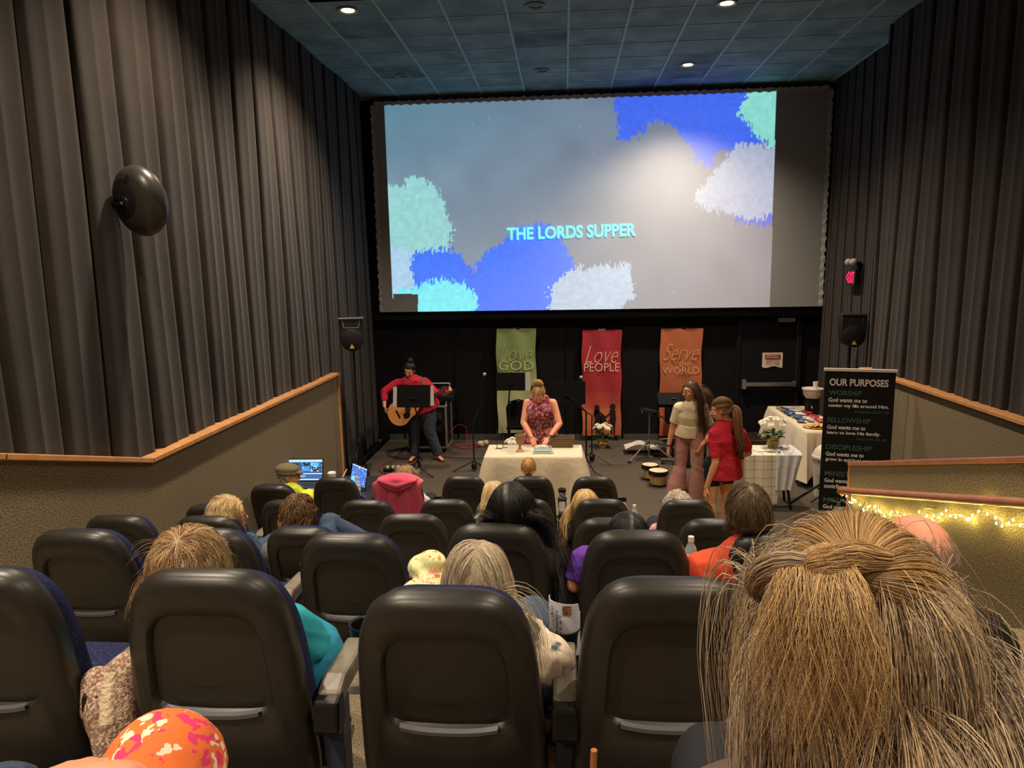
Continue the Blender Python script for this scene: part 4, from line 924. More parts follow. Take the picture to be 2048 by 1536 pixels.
def bottle(c, label, h=.2, r=.033):
    c = np.array(c, float); o = empty('water_bottle', c, label, 'water bottle', 'clear plastic water bottles'); s = h/.2
    MB().lathe([(0, 0), (r*.9, 0), (r, .012*s), (r, .05*s), (r*.94, .06*s), (r, .075*s), (r, .135*s), (r*.75, .16*s), (r*.4, .18*s), (r*.38, .195*s)], c, 20).build('bottle', m_pet, o)
    MB().lathe([(r*1.012, .07*s), (r*1.012, .12*s)], c, 20).build('wrapper', m_lab, o)
    MB().lathe([(r*.43, .185*s), (r*.43, .205*s), (0, .206*s)], c, 14).build('cap', m_white, o)
    return o
bottle(px(716, 992, Z=TTZ), 'water bottle standing before the smaller laptop', .21, .035)
# ================================================================ THEATRE SEATS
m_shell = M('seat_shell_plastic', (40, 37, 33), .38, .5, noise=(40, .08), bump=(450, .1, .0015))
m_strip = M('seat_grey_ledge', (96, 96, 100), .4, .5)
m_navy = M('navy_seat_fabric', (32, 36, 66), .9, .15, noise=(220, .6, .62, .7), rgb2=(86, 92, 150), bump=(300, .3, .002))
m_arm = M('armrest_vinyl', (112, 104, 90), .42, .45, noise=(22, .18))
m_bsteel = M('blue_grey_steel', (64, 72, 88), .45, .5, metal=.2)
def rr_loop(hw, z0, z1, r, taper, N=56, yb=0):
    """rounded outline: half width hw at top, taper widens downwards"""
    pts = []; h = z1-z0
    for k in range(N):
        a = 2*math.pi*k/N; c, s = math.cos(a), math.sin(a); e = .5 if s > 0 else .25
        x = math.copysign(abs(c)**e, c)*hw; z = (z0+z1)/2+math.copysign(abs(s)**(.55 if s > 0 else .25), s)*h/2
        x *= 1+taper*(z1-z)/h
        pts.append((x, z))
    return pts
def shell_mb(W, H, back=True):
    mb = MB(); N = 56
    def ring(hw, z0, z1, y, tap=.2): return [(x, y, z) for x, z in rr_loop(hw, z0, z1, .1, tap)]
    # y negative = towards the viewer (rear of the chair)
    rings = [ring(W-.012, -.10, H-.012, .055), ring(W, -.10, H, .03), ring(W, -.1, H, .0), ring(W-.008, -.094, H-.008, -.018), ring(W-.028, -.075, H-.032, -.03), ring(W-.064, .20, H-.10, -.032, .12), ring(W-.071, .21, H-.108, -.024, .12), ring(W-.074, .216, H-.112, -.012, .12), ring(W-.085, .23, H-.125, -.010, .12), ring(W-.14, .28, H-.2, -.012, .1)]
    V = [p for r in rings for p in r]; L = len(rings)
    F = [(i*N+k, i*N+(k+1) % N, (i+1)*N+(k+1) % N, (i+1)*N+k) for i in range(L-1) for k in range(N)]
    F.append(tuple((L-1)*N+k for k in range(N))); F.append(tuple(range(N))[::-1])
    # gentle curve in plan
    V = [(x, y+.35*x*x-.0, z) for x, y, z in V]
    mb.add(V, F); return mb
def make_seat():
    s = empty('theatre_seat', (0, 0, 0), '', 'seat')
    b = shell_mb(.222, .62).build('backrest', m_shell, s, angle=50)
    b.location = (0, .05, .36)
    # grey ledge at the bottom of the recess (a light moulded lip)
    P = []
    for i in range(17):
        t = -1+i/8; x = t*.13; zc = .206+.010*abs(t)**3; y = -.032+.35*x*x
        P.append([(x, y+.006, zc-.010), (x, y-.006, zc-.006), (x, y-.006, zc+.006), (x, y+.006, zc+.010)])
    L_ = MB().grid(np.array(P)+np.array([0, .05, .36])).build('ledge', m_strip, b)
    L_.location = (0, 0, 0)
    me = L_.data; me.transform(Matrix.Translation((0, -0.0, -0.0)))
    cu = shell_mb(.205, .6); V = np.concatenate(cu.v)
    mb = MB()
    def ring(hw, z0, z1, y): return [(x, y+.35*x*x, z) for x, z in rr_loop(hw, z0, z1, .1, .24)]
    rings = [ring(.204, -.1, .597, .045), ring(.212, -.1, .594, .065), ring(.21, -.1, .585, .095), ring(.19, -.09, .56, .115), ring(.1, 0, .45, .12)]
    N = 56; VV = [p for r in rings for p in r]; F = [(i*N+k, (i+1)*N+k, (i+1)*N+(k+1) % N, i*N+(k+1) % N) for i in range(4) for k in range(N)]; F.append(tuple(4*N+k for k in range(N))[::-1])
    mb.add(np.array(VV)+np.array([0, .05, .36]), F); c = mb.build('back_cushion', m_navy, b, angle=60)
    MB().box((0, .33, .43), (.47, .44, .09)).build('seat_cushion', m_navy, s, bevel=.035)
    MB().box((0, .33, .375), (.44, .4, .03)).build('seat_pan', m_shell, s, bevel=.01)
    MB().box((0, .2, .19), (.08, .1, .38)).box((0, .2, .01), (.3, .22, .02)).build('pedestal', m_blackmetal, s, smooth=False)
    return s
def add_arm(s, side=1, cup=True):
    x = side*.305
    a = MB()
    pr = [(.04, .545), (.06, .60), (.12, .625), (.34, .615), (.36, .60), (.36, .565), (.12, .56)]
    o = MB().prism([(y, z) for y, z in pr], 'x', x-.034, x+.034).build('armrest', m_arm, s, smooth=False, bevel=.012)
    MB().prism([(.015, .5), (.03, .59), (.09, .60), (.1, .52), (.06, .48)], 'x', x-.036, x+.036).build('end_cap', m_blackmetal, o, smooth=False, bevel=.01)
    MB().lathe([(.036, .52), (.042, .525), (.047, .615), (.052, .618), (.05, .622), (.042, .618), (.036, .53), (0, .53)], (x, .42, 0), 24).build('cup_holder', m_blackmetal, o)
    MB().box((x, .12, .28), (.055, .07, .54)).box((x, .12, .01), (.07, .16, .02)).build('support_post', m_bsteel, s, smooth=False, bevel=.004)
seat0 = make_seat(); add_arm(seat0, 1)
SEATS = {}
def seat_fit(u, v, row):
    Yr, fl = ROWY[row], ROWF[row]; best = None
    for k in range(-20, 60):
        th = R_(k*.5); 
        for it in range(1):
            ty = Yr+.06+.05-.62*math.sin(th); tz = fl+.36+.62*math.cos(th)
            x = 0.0
            for _ in range(6):
                uu, vv = proj((x, ty, tz)); x += (u-uu)*ty/F_PX
            if best is None or abs(vv-v) < best[0]: best = (abs(vv-v), x, th)
    return best
first = True
def seat(key, u, v, label, left_arm=False):
    global first
    row = key[0]; _, x, th = seat_fit(u, v, row)
    s = seat0 if first else copy_tree(seat0); first = False
    if key in ('A1', 'B0', 'C0'): x += .035
    s.location = (x, ROWY[row]+.06, ROWF[row]); s['label'] = label; s['category'] = 'seat'; s['group'] = 'cinema seats in row %d from the stage' % ('ABCDE'.index(row)+1)
    for ch in s.children:
        if ch.name.startswith('backrest'): ch.rotation_euler.x = th
    SEATS[key] = (x, th, s); return s
seat('A1', 529, 975, 'front row seat under the man in the flat cap')
seat('A2', 666, 957, 'empty front row seat in front of the coffee cup')
seat('A3', 797, 955, 'front row seat covered by the pink hooded jacket')
seat('A4', 927, 953, 'empty front row seat right of the pink jacket')
seat('A5', 1062, 954, 'front row seat behind the small boy')
seat('A6', 1189, 955, 'empty front row seat at the right end of its row')
seat('B0', 404, 1015, 'second row seat at the far left beside the carpeted wall')
seat('B1', 568, 1004, 'second row seat behind the man in yellow shirt')
seat('B2', 728, 1004, 'empty second row seat left of the pink jacket')
seat('B3', 889, 1002, 'empty second row seat right below the pink jacket')
seat('B4', 1050, 1001, 'second row seat of the smooth blonde head')
seat('B5', 1204, 1001, 'second row seat hiding the wavy blonde woman')
seat('B6', 1377, 1002, 'second row seat at the right end below the white curls')
seat('C0', 213, 1035, 'third row seat at the far left against the carpeted wall')
seat('C1', 405, 1036, 'third row seat of the blonde woman with glasses')
seat('C2', 592, 1064, 'third row seat of the man crossing his jeans leg')
seat('C3', 820, 1030, 'empty third row seat in the left middle of the picture')
seat('C4', 1222, 1040, 'third row seat half hidden behind the dark parted head')
seat('C5', 1436, 1042, 'third row seat left of the man in orange red shirt')
seat('D1', 138, 1067, 'fourth row seat at the left with blue side cushion')
seat('D2', 395, 1064, 'fourth row seat hidden behind the tan haired head')
seat('D3', 690, 1076, 'empty fourth row seat in the left middle of the picture')
seat('D4', 990, 1050, 'fourth row seat of the person with very long black hair')
seat('D5', 1275, 1066, 'fourth row seat of the person in the purple sleeve')
seat('D6', 1565, 1070, 'fourth row seat of the man in the orange red shirt')
seat('E0', -85, 1143, 'nearest row seat cut by the left picture edge')
seat('E1', 396, 1148, 'nearest row seat in front of the tan haired head')
seat('E2', 878, 1196, 'nearest row seat in the middle below the grey blonde hair')
seat('E3', 1350, 1167, 'nearest row seat partly covered by the large blonde hair')
seat('E4', 1880, 1236, 'nearest row seat at the right edge behind blonde hair')
for k, (x, th, s) in SEATS.items(): print('SEAT', k, round(x, 3), round(math.degrees(th), 1))
def in_cup(key, dz=.54):
    x, th, s = SEATS[key]; return np.array([x+.305, s.location.y+.42, s.location.z+dz])
def on_arm(key):
    x, th, s = SEATS[key]; return np.array([x+.305, s.location.y+.42, s.location.z+.53])
bottle(on_arm('B5'), 'water bottle in the cup holder right of the wavy blonde hair', .24, .034)
bottle(on_arm('D5'), 'water bottle beside the orange red shirt with blue label', .25, .034)
c = on_arm('A5'); tm = empty('tumbler', c, 'clear patterned tumbler with black lid in a cup holder', 'tumbler')
MB().lathe([(0, 0), (.033, 0), (.038, .17), (.036, .17)], c, 22).build('cup', M('patterned_clear', (150, 148, 142), .2, .5, noise=(70, .7, .5, .56), alpha=.85), tm)
MB().lathe([(.041, .165), (.043, .19), (.036, .195), (.03, .2), (0, .2)], c, 22).build('lid', m_black, tm)
# rolled bulletin in the E2 cup holder
c = on_arm('E2'); bu = empty('bulletin', c, 'curled white printed bulletin tucked in the middle cup holder', 'bulletin')
m_pp = M('bulletin_paper', (206, 204, 212), .7, .25)
P = []
for i in range(14):
    a = R_(-200+i*17); P.append([(c[0]-.0+.05*math.cos(a), c[1]+.05*math.sin(a)*.7, c[2]+.02+z*(.8 if i > 10 else 1)-.02*(i/13)) for z in (0, .06, .12, .175)])
MB().sheet(np.array(P), .0012).build('paper', m_pp, bu)
m_ink = M('print_ink', (50, 48, 54), .7)
for k, (s_, w_) in enumerate((('June 6 & 7', .1), ('But God Redeemed It', .13), ('1 Cor 5-13, Gn 19-21', .15), ('Mark 6-8, Rom 8-12', .14))):
    text(s_, 'print', m_ink, bu, c+np.array([-.012-.013*k+.0, -.0375+.002*k*k, .1]), w_, .009, rot=(90, -90, 0), bold=.01)
MB().box(c+np.array([.008, -.0375, .165]), (.028, .002, .03)).build('photo', M('print_photo', (120, 84, 62), .6, noise=(120, .6)), bu, smooth=False)
# walking cane
MB_ = MB().tube([px(1188, 1500, Y=1.42), px(1186, 1560, Y=1.42), (px(1186, 1560, Y=1.42)[0], 1.42, 1.62)], .0075, 10).build('cane', M('cane_wood', (168, 110, 66), .4, .4), None)
tag(MB_, 'brown wooden stick end standing by the nearest middle seat', 'cane')
# ================================================================ PEOPLE
def skin(name, rgb): return M('skin_'+name, rgb, .55, .35, noise=(30, .05), bump=(250, .08, .002))
SK = dict(fair=(228, 170, 134), pink=(224, 152, 122), tan=(200, 142, 104), warm=(214, 150, 112), deep=(186, 128, 92))
def hair_mat():
    mt = M('hair_strands', (120, 90, 60), .42, .45, vcol=True); return mt
HM = hair_mat()
def hand(mb, w, d, n, side, curl=25, s=1.0, spread=1.0):
    """w wrist, d direction of the palm, n palm normal (palm side), side=+1/-1 where the thumb goes along d x n"""
    d = _unit(d); n = np.array(n, float); n = _unit(n-d*(n@d)); t = np.cross(d, n)*side
    mb.tube([w-d*.01*s, w+d*.045*s, w+d*.085*s], [.026*s, .038*s, .037*s], 12, flat=(1, .38), side=t, caps='round')
    for k, (o, L) in enumerate(((.030, .072), (.010, .082), (-.010, .076), (-.029, .06))):
        b = w+d*.083*s+t*o*s; fd = _unit(d+t*o*6*spread*.35); c = R_(curl+k*3)
        f1 = fd*math.cos(c*.6)+n*math.sin(c*.6); f2 = fd*math.cos(c*1.4)+n*math.sin(c*1.4)
        p1 = b+f1*L*.5*s; p2 = p1+f2*L*.5*s; mb.tube([b-d*.01, b, p1, p2], [.0088*s, .0092*s, .0086*s, .007*s], 8, caps='round')
    b = w+d*.02*s+t*.026*s; td = _unit(d*.75+t*.75+n*.2); p1 = b+td*.038*s; p2 = p1+_unit(td*.6+d*.6+n*.2)*.03*s
    mb.tube([b-td*.015, b, p1, p2], [.013*s, .013*s, .0105*s, .0085*s], 8, caps='round')
def head_prims(mb, c, R, s=1.0, nose=1.0):
    def L(x, y, z): return c+R@np.array([x, y, z])*s
    mb.ell(L(0, -.012, .022), (.076*s, .094*s, .096*s), R, 20, 14)
    mb.ell(L(0, .028, -.03), (.058*s, .062*s, .082*s), R, 18, 12)
    mb.ell(L(0, .045, -.078), (.034*s, .036*s, .03*s), R, 14, 10)
    mb.ell(L(0, .062, .034), (.05*s, .028*s, .024*s), R, 14, 10)
    for sx in (-1, 1):
        mb.ell(L(sx*.036, .056, -.024), (.026*s, .026*s, .024*s), R, 12, 8)
        mb.ell(L(sx*.079, -.012, -.004), (.008*s, .018*s, .03*s), R@rotm(0, 0, sx*14), 12, 10)
    mb.tube([L(0, .082, .022), L(0, .098, -.004), L(0, .108*nose, -.024)], [.009*s, .011*s, .0145*s], 10, caps='round')
    mb.ell(L(0, .092, -.028), (.018*s, .012*s, .01*s), R, 10, 8)
    mb.ell(L(0, .084, -.056), (.022*s, .012*s, .012*s), R, 10, 8)
def face_parts(par, c, R, s=1.0, brow=(70, 50, 34), lips=(176, 92, 84), smile=False, closed=False):
    def L(x, y, z): return c+R@np.array([x, y, z])*s
    mw = M('eye_white', (226, 220, 212), .3, .5); mi = M('iris', (54, 40, 30), .2, .5); mb_ = M('brow_%d_%d_%d' % brow, brow, .8); ml = M('lips_%d_%d_%d' % lips, lips, .5)
    for sx in (-1, 1):
        if not closed:
            e = MB().ell(L(sx*.031, .078, .008), (.0135*s, .011*s, .0085*s), R, 12, 8).build('eye', mw, par)
            MB().ell(L(sx*.031, .0875, .008), (.006*s, .003*s, .006*s), R, 10, 6).build('iris', mi, e)
        MB().tube([L(sx*.014, .092, .03), L(sx*.032, .09, .036), L(sx*.05, .076, .031)], [.003*s, .0038*s, .002*s], 6).build('eyebrow', mb_, par)
    z = .004 if smile else 0
    MB().tube([L(-.024, .084, -.056+z), L(-.012, .094, -.058), L(0, .0965, -.057), L(.012, .094, -.058), L(.024, .084, -.056+z)], [.002*s, .005*s, .0055*s, .005*s, .002*s], 8).build('lips', ml, par)
def glasses(par, c, R, mat, s=1.0):
    def L(x, y, z): return c+R@np.array([x, y, z])*s
    g = MB()
    for sx in (-1, 1):
        ring = [L(sx*.033+.021*math.cos(a), .1, .006+.017*math.sin(a)) for a in np.linspace(0, 2*math.pi, 15)]; g.tube(ring, .0022*s, 6)
        g.tube([L(sx*.056, .099, .012), L(sx*.081, .07, .012), L(sx*.084, .0, .008), L(sx*.082, -.02, -.006)], .002*s, 6)
    g.tube([L(-.012, .101, .01), L(.012, .101, .01)], .002*s, 6); g.build('glasses', mat, par)
def hair(par, c, R, rad=(.083, .102, .108), n=1500, length=.3, seg=10, r=.0011, pal=((90, 60, 40),), kind='part', part=0.0, wave=.0, wfreq=30, g=.25, clump=.3, vol=.012, hairline=.42, cut=None, obst=(), seed=1, tie=None, name='hair', cz=.02, rvar=.5, lenvar=.25, low=-.55, face_lo=.5, colf=None, ncl=None, side_bias=0, lift=.04, backw=-.75, back=None, drift=0, maxw=0, cap_on=True):
    rg = np.random.default_rng(seed); c = np.array(c, float); rad = np.array(rad, float)
    C0 = c+R@np.array([0, -.012, cz])
    # root points in unit sphere space
    U_ = []
    while sum(len(x) for x in U_) < n:
        q = rg.normal(size=(n*2, 3)); q /= np.linalg.norm(q, axis=1, keepdims=True)
        ok = (q[:, 2] > low) & ~((q[:, 1] > hairline) & (q[:, 2] < face_lo+.25*0)) & ~((q[:, 1] > .1) & (q[:, 2] < -.05))
        U_.append(q[ok])
    q = np.concatenate(U_)[:n]
    pos = q*rad; nrm = q/rad; nrm /= np.linalg.norm(nrm, axis=1, keepdims=True)
    down = (R.T@np.array([0, 0, -1.]))
    if kind == 'crown':
        cr = np.array([0, -.35, .94]); d = q-cr*(q@cr)[:, None]
    elif kind == 'part':
        sgn = np.where(q[:, 0]+rg.normal(size=n)*.035 > part, 1.0, -1.0)[:, None]; d = np.stack([np.full(n, .8), np.full(n, backw), np.full(n, -.25)], 1)*np.concatenate([sgn, np.ones((n, 2))], 1)
        d[:, 0] += side_bias
    elif kind == 'back':
        t_ = np.array(tie if tie is not None else (0, -1, .35), float); t_ /= np.linalg.norm(t_); d = t_-q*(q@t_)[:, None]
    elif kind == 'forward': d = np.stack([.3*np.sign(q[:, 0]), np.full(n, .9), np.full(n, -.3)], 1)
    d = d-nrm*np.sum(d*nrm, 1, keepdims=True); d /= np.linalg.norm(d, axis=1, keepdims=True)+1e-9
    d += nrm*lift+rg.normal(size=(n, 3))*.05; d /= np.linalg.norm(d, axis=1, keepdims=True)
    Ls = length*(1+lenvar*(rg.random(n)-.5)*2) if not callable(length) else length(q, rg)
    lay = vol*(.25+rg.random(n)); P = np.zeros((n, seg+1, 3)); P[:, 0] = pos
    ph = rg.random(n)*6.28; ph2 = rg.random(n)*6.28
    p = pos.copy()
    for k in range(1, seg+1):
        ds = (Ls/seg)[:, None]
        if kind == 'back':
            qq = p/rad; qq /= np.linalg.norm(qq, axis=1, keepdims=True); dd = t_-qq*(qq@t_)[:, None]; dist = np.linalg.norm(dd, axis=1, keepdims=True)
            d = dd/(dist+1e-9); step = np.minimum(ds, np.linalg.norm(t_*rad*1.02-p, axis=1, keepdims=True)*.5)
            p = p+d*step
        else:
            d = d*(1-g)+down*g; d /= np.linalg.norm(d, axis=1, keepdims=True); p = p+d*ds
        e = rad+lay[:, None]*min(1, k/2.5); f = np.sqrt(np.sum((p/e)**2, 1)); ins = f < 1
        p[ins] = p[ins]/f[ins, None]
        nn = p/e**2; nn /= np.linalg.norm(nn, axis=1, keepdims=True); dn = np.sum(d*nn, 1); bad = ins & (dn < 0)
        d[bad] -= nn[bad]*dn[bad, None]
        for (oc, orad) in obst:
            ol = R.T@(np.array(oc)-C0); orr = np.array(orad)+lay[:, None]*.8
            pw = (p-ol)@R.T; f2 = np.sqrt(np.sum((pw/orr)**2, 1)); i2 = f2 < 1
            pw[i2] /= f2[i2, None]; p[i2] = pw[i2]@R+ol
        P[:, k] = p
    # clumping towards random guide strands
    if clump > 0:
        m_ = ncl or max(8, n//22); gi = rg.choice(n, m_, replace=False)
        best = np.zeros(n, int)
        for a in range(0, n, 2000):
            D = np.linalg.norm(q[a:a+2000, None]-q[gi][None], axis=2); best[a:a+2000] = gi[np.argmin(D, 1)]
        tt = np.linspace(0, 1, seg+1)[None, :, None]**.8
        tgt = P[best]+(P[:, :1]-P[best][:, :1])*.0
        P = P*(1-clump*tt)+tgt*clump*tt
        cph = ph[best]
    else: best = np.arange(n); cph = ph
    if wave:
        tt = np.linspace(0, 1, seg+1)[None, :]; s_ = tt*Ls[:, None]
        w = wave*np.sin(s_*wfreq+cph[:, None]+.5*ph2[:, None])*np.minimum(1, tt*3); w2 = wave*.7*np.cos(s_*wfreq*.9+cph[:, None]*1.7)*np.minimum(1, tt*3)
        tan = np.gradient(P, axis=1); tan /= np.linalg.norm(tan, axis=2, keepdims=True)+1e-9
        sd = np.cross(tan, np.array([0, 0, 1.])+.01); sd /= np.linalg.norm(sd, axis=2, keepdims=True)+1e-9
        P = P+sd*w[..., None]+np.cross(sd, tan)*w2[..., None]
        e = rad*1.01; f = np.sqrt(np.sum((P/e)**2, 2)); ins = f < 1; P[ins] /= f[ins][:, None]
    pal_ = np.array([lin(x) for x in pal]); ci = rg.integers(0, len(pal_), n)
    gc = rg.integers(0, len(pal_), n)[best]; mixw = rg.random(n)[:, None]*.6+.2
    col = pal_[ci]*(1-mixw)+pal_[gc]*mixw
    if colf is not None: col = colf(q, col, pal_, rg)
    col = col*(.78+.44*rg.random((n, 1)))
    Wd = C0+P@R.T
    if maxw:
        dx = Wd[..., 0]-C0[0]; ax = np.abs(dx); Wd[..., 0] = C0[0]+np.sign(dx)*np.where(ax > maxw, maxw+(ax-maxw)*.3, ax)
    if drift: Wd[..., 0] += drift*np.maximum(0, c[2]-.08-Wd[..., 2])
    if cut is not None:  # strands never pass below this height (world z)
        Wd[..., 2] = np.maximum(Wd[..., 2], cut+rg.random((n, 1))*.03)
    if back is not None:  # the chair back keeps the strands in front of it
        yt, zt, th_b, xb = back; lim = yt+.12+(zt-Wd[..., 2])*math.tan(th_b)+rg.random((n, 1))*.015; ww = np.clip((zt+.07-Wd[..., 2])/.12, 0, 1)*np.clip((.30-np.abs(Wd[..., 0]-xb))/.06, 0, 1)*np.clip((np.sqrt(np.sum(((Wd-C0)@R/rad)**2, -1))-1.15)/.3, 0, 1)
        Wd[..., 1] += ww*np.maximum(0, lim-Wd[..., 1])
    # triangular tubes
    tan = np.gradient(Wd, axis=1); tan /= np.linalg.norm(tan, axis=2, keepdims=True)+1e-9
    s1 = np.cross(tan, rg.normal(size=(n, 1, 3))); s1 /= np.linalg.norm(s1, axis=2, keepdims=True)+1e-9; s2 = np.cross(tan, s1)
    prof = r*(1-.75*np.linspace(0, 1, seg+1)**2)[None, :, None]*(1+rvar*(rg.random((n, 1, 1))-.5))
    V = np.stack([Wd+prof*(math.cos(a)*s1+math.sin(a)*s2) for a in (0, 2.094, 4.189)], 2).reshape(-1, 3)
    base = (np.arange(n)*(seg+1)*3)[:, None, None]; kk = (np.arange(seg)*3)[None, :, None]; jj = np.arange(3)[None, None, :]
    A = base+kk+jj; B = base+kk+(jj+1) % 3; F = np.stack([A, B, B+3, A+3], -1).reshape(-1, 4)
    # under-cap so the scalp never shows through thin spots
    cap = MB(); N1, N2 = 28, 18; vs = []; keepv = []
    for i in range(N2+1):
        th = math.pi*i/N2
        for k in range(N1):
            a = 2*math.pi*k/N1; u = np.array([math.sin(th)*math.cos(a), math.sin(th)*math.sin(a), math.cos(th)])
            vs.append(C0+R@(u*(rad+.002))); keepv.append(u[2] > low-.05 and not (u[1] > hairline+.03 and u[2] < face_lo+.03) and not (u[1] > .15 and u[2] < -.0))
    cf = []
    for i in range(N2):
        for k in range(N1):
            f = (i*N1+k, (i+1)*N1+k, (i+1)*N1+(k+1) % N1, i*N1+(k+1) % N1)
            if cap_on and all(keepv[x] for x in f): cf.append(f)
    off = world_loc(par); vs = np.array(vs); V = (np.concatenate([V, vs]) if cf else V)-off; F = np.concatenate([F, np.array(cf, int)+len(V)-len(vs)]) if cf else F
    me = bpy.data.meshes.new(name); me.vertices.add(len(V)); me.vertices.foreach_set('co', V.ravel())
    me.loops.add(len(F)*4); me.loops.foreach_set('vertex_index', F.ravel()); me.polygons.add(len(F)); me.polygons.foreach_set('loop_start', np.arange(len(F))*4)
    me.update(); me.validate(); me.shade_smooth()
    ca = me.color_attributes.new('Col', 'FLOAT_COLOR', 'POINT'); cc = np.ones((len(V), 4)); nv = n*(seg+1)*3
    cc[:nv, :3] = np.repeat(col, (seg+1)*3, 0); cc[nv:, :3] = pal_.mean(0)*.6; ca.data.foreach_set('color', cc.ravel())
    me.materials.append(HM); o = bpy.data.objects.new(name, me); COL.objects.link(o); o.parent = par; return o
def tail(par, pts, n, r0, r1, r, pal, seed=1, wave=.004, name='ponytail', wp=(1, .85, .25), fl=(1, 1)):
    """bundle of strands along a path"""
    rg = np.random.default_rng(seed); pts = np.array(pts, float); K = 22; tt = np.linspace(0, 1, K); ti = np.linspace(0, 1, len(pts))
    C = np.stack([np.interp(tt, ti, pts[:, i]) for i in range(3)], 1)
    for _ in range(3): C[1:-1] = (C[:-2]+2*C[1:-1]+C[2:])/4
    tan = np.gradient(C, axis=0); tan /= np.linalg.norm(tan, axis=1, keepdims=True); s = np.cross(tan, [.3, 1, .1]); s /= np.linalg.norm(s, axis=1, keepdims=True); t = np.cross(tan, s)
    a = rg.random(n)*6.28; q = np.sqrt(rg.random(n)); wid = np.interp(tt, [0, .3, .7, 1], [r0*.55, r1*wp[0], r1*wp[1], r1*wp[2]]); ph = rg.random(n)*6.28; L = (.8 if fl[1] == 1 else .4)+(.25 if fl[1] == 1 else .6)*rg.random(n)
    mb = MB(); pl = np.array([lin(x) for x in pal]); Vs = []; Fs = []; Cs = []
    for i in range(n):
        off = np.outer(wid*q[i]*math.cos(a[i])+wave*np.sin(tt*14+ph[i])*tt, np.ones(3))*s*fl[0]+np.outer(wid*q[i]*math.sin(a[i]), np.ones(3))*t*fl[1]
        P = C[0]+(C-C[0])*1.0+off; K2 = int(K*min(1, L[i])); P = P[:max(4, K2)]
        mb.tube(P[::2] if len(P) > 8 else P, np.linspace(r, r*.4, len(P[::2] if len(P) > 8 else P)), 3)
        mb.c.append(np.broadcast_to(pl[rg.integers(len(pl))]*(.75+.5*rg.random()), (len(mb.v[-1]), 3)))
    return mb.build(name, HM, par, angle=180)
def limb(mb, pts, rs, **k): mb.tube(pts, rs, k.pop('n', 14), caps='round', **k)
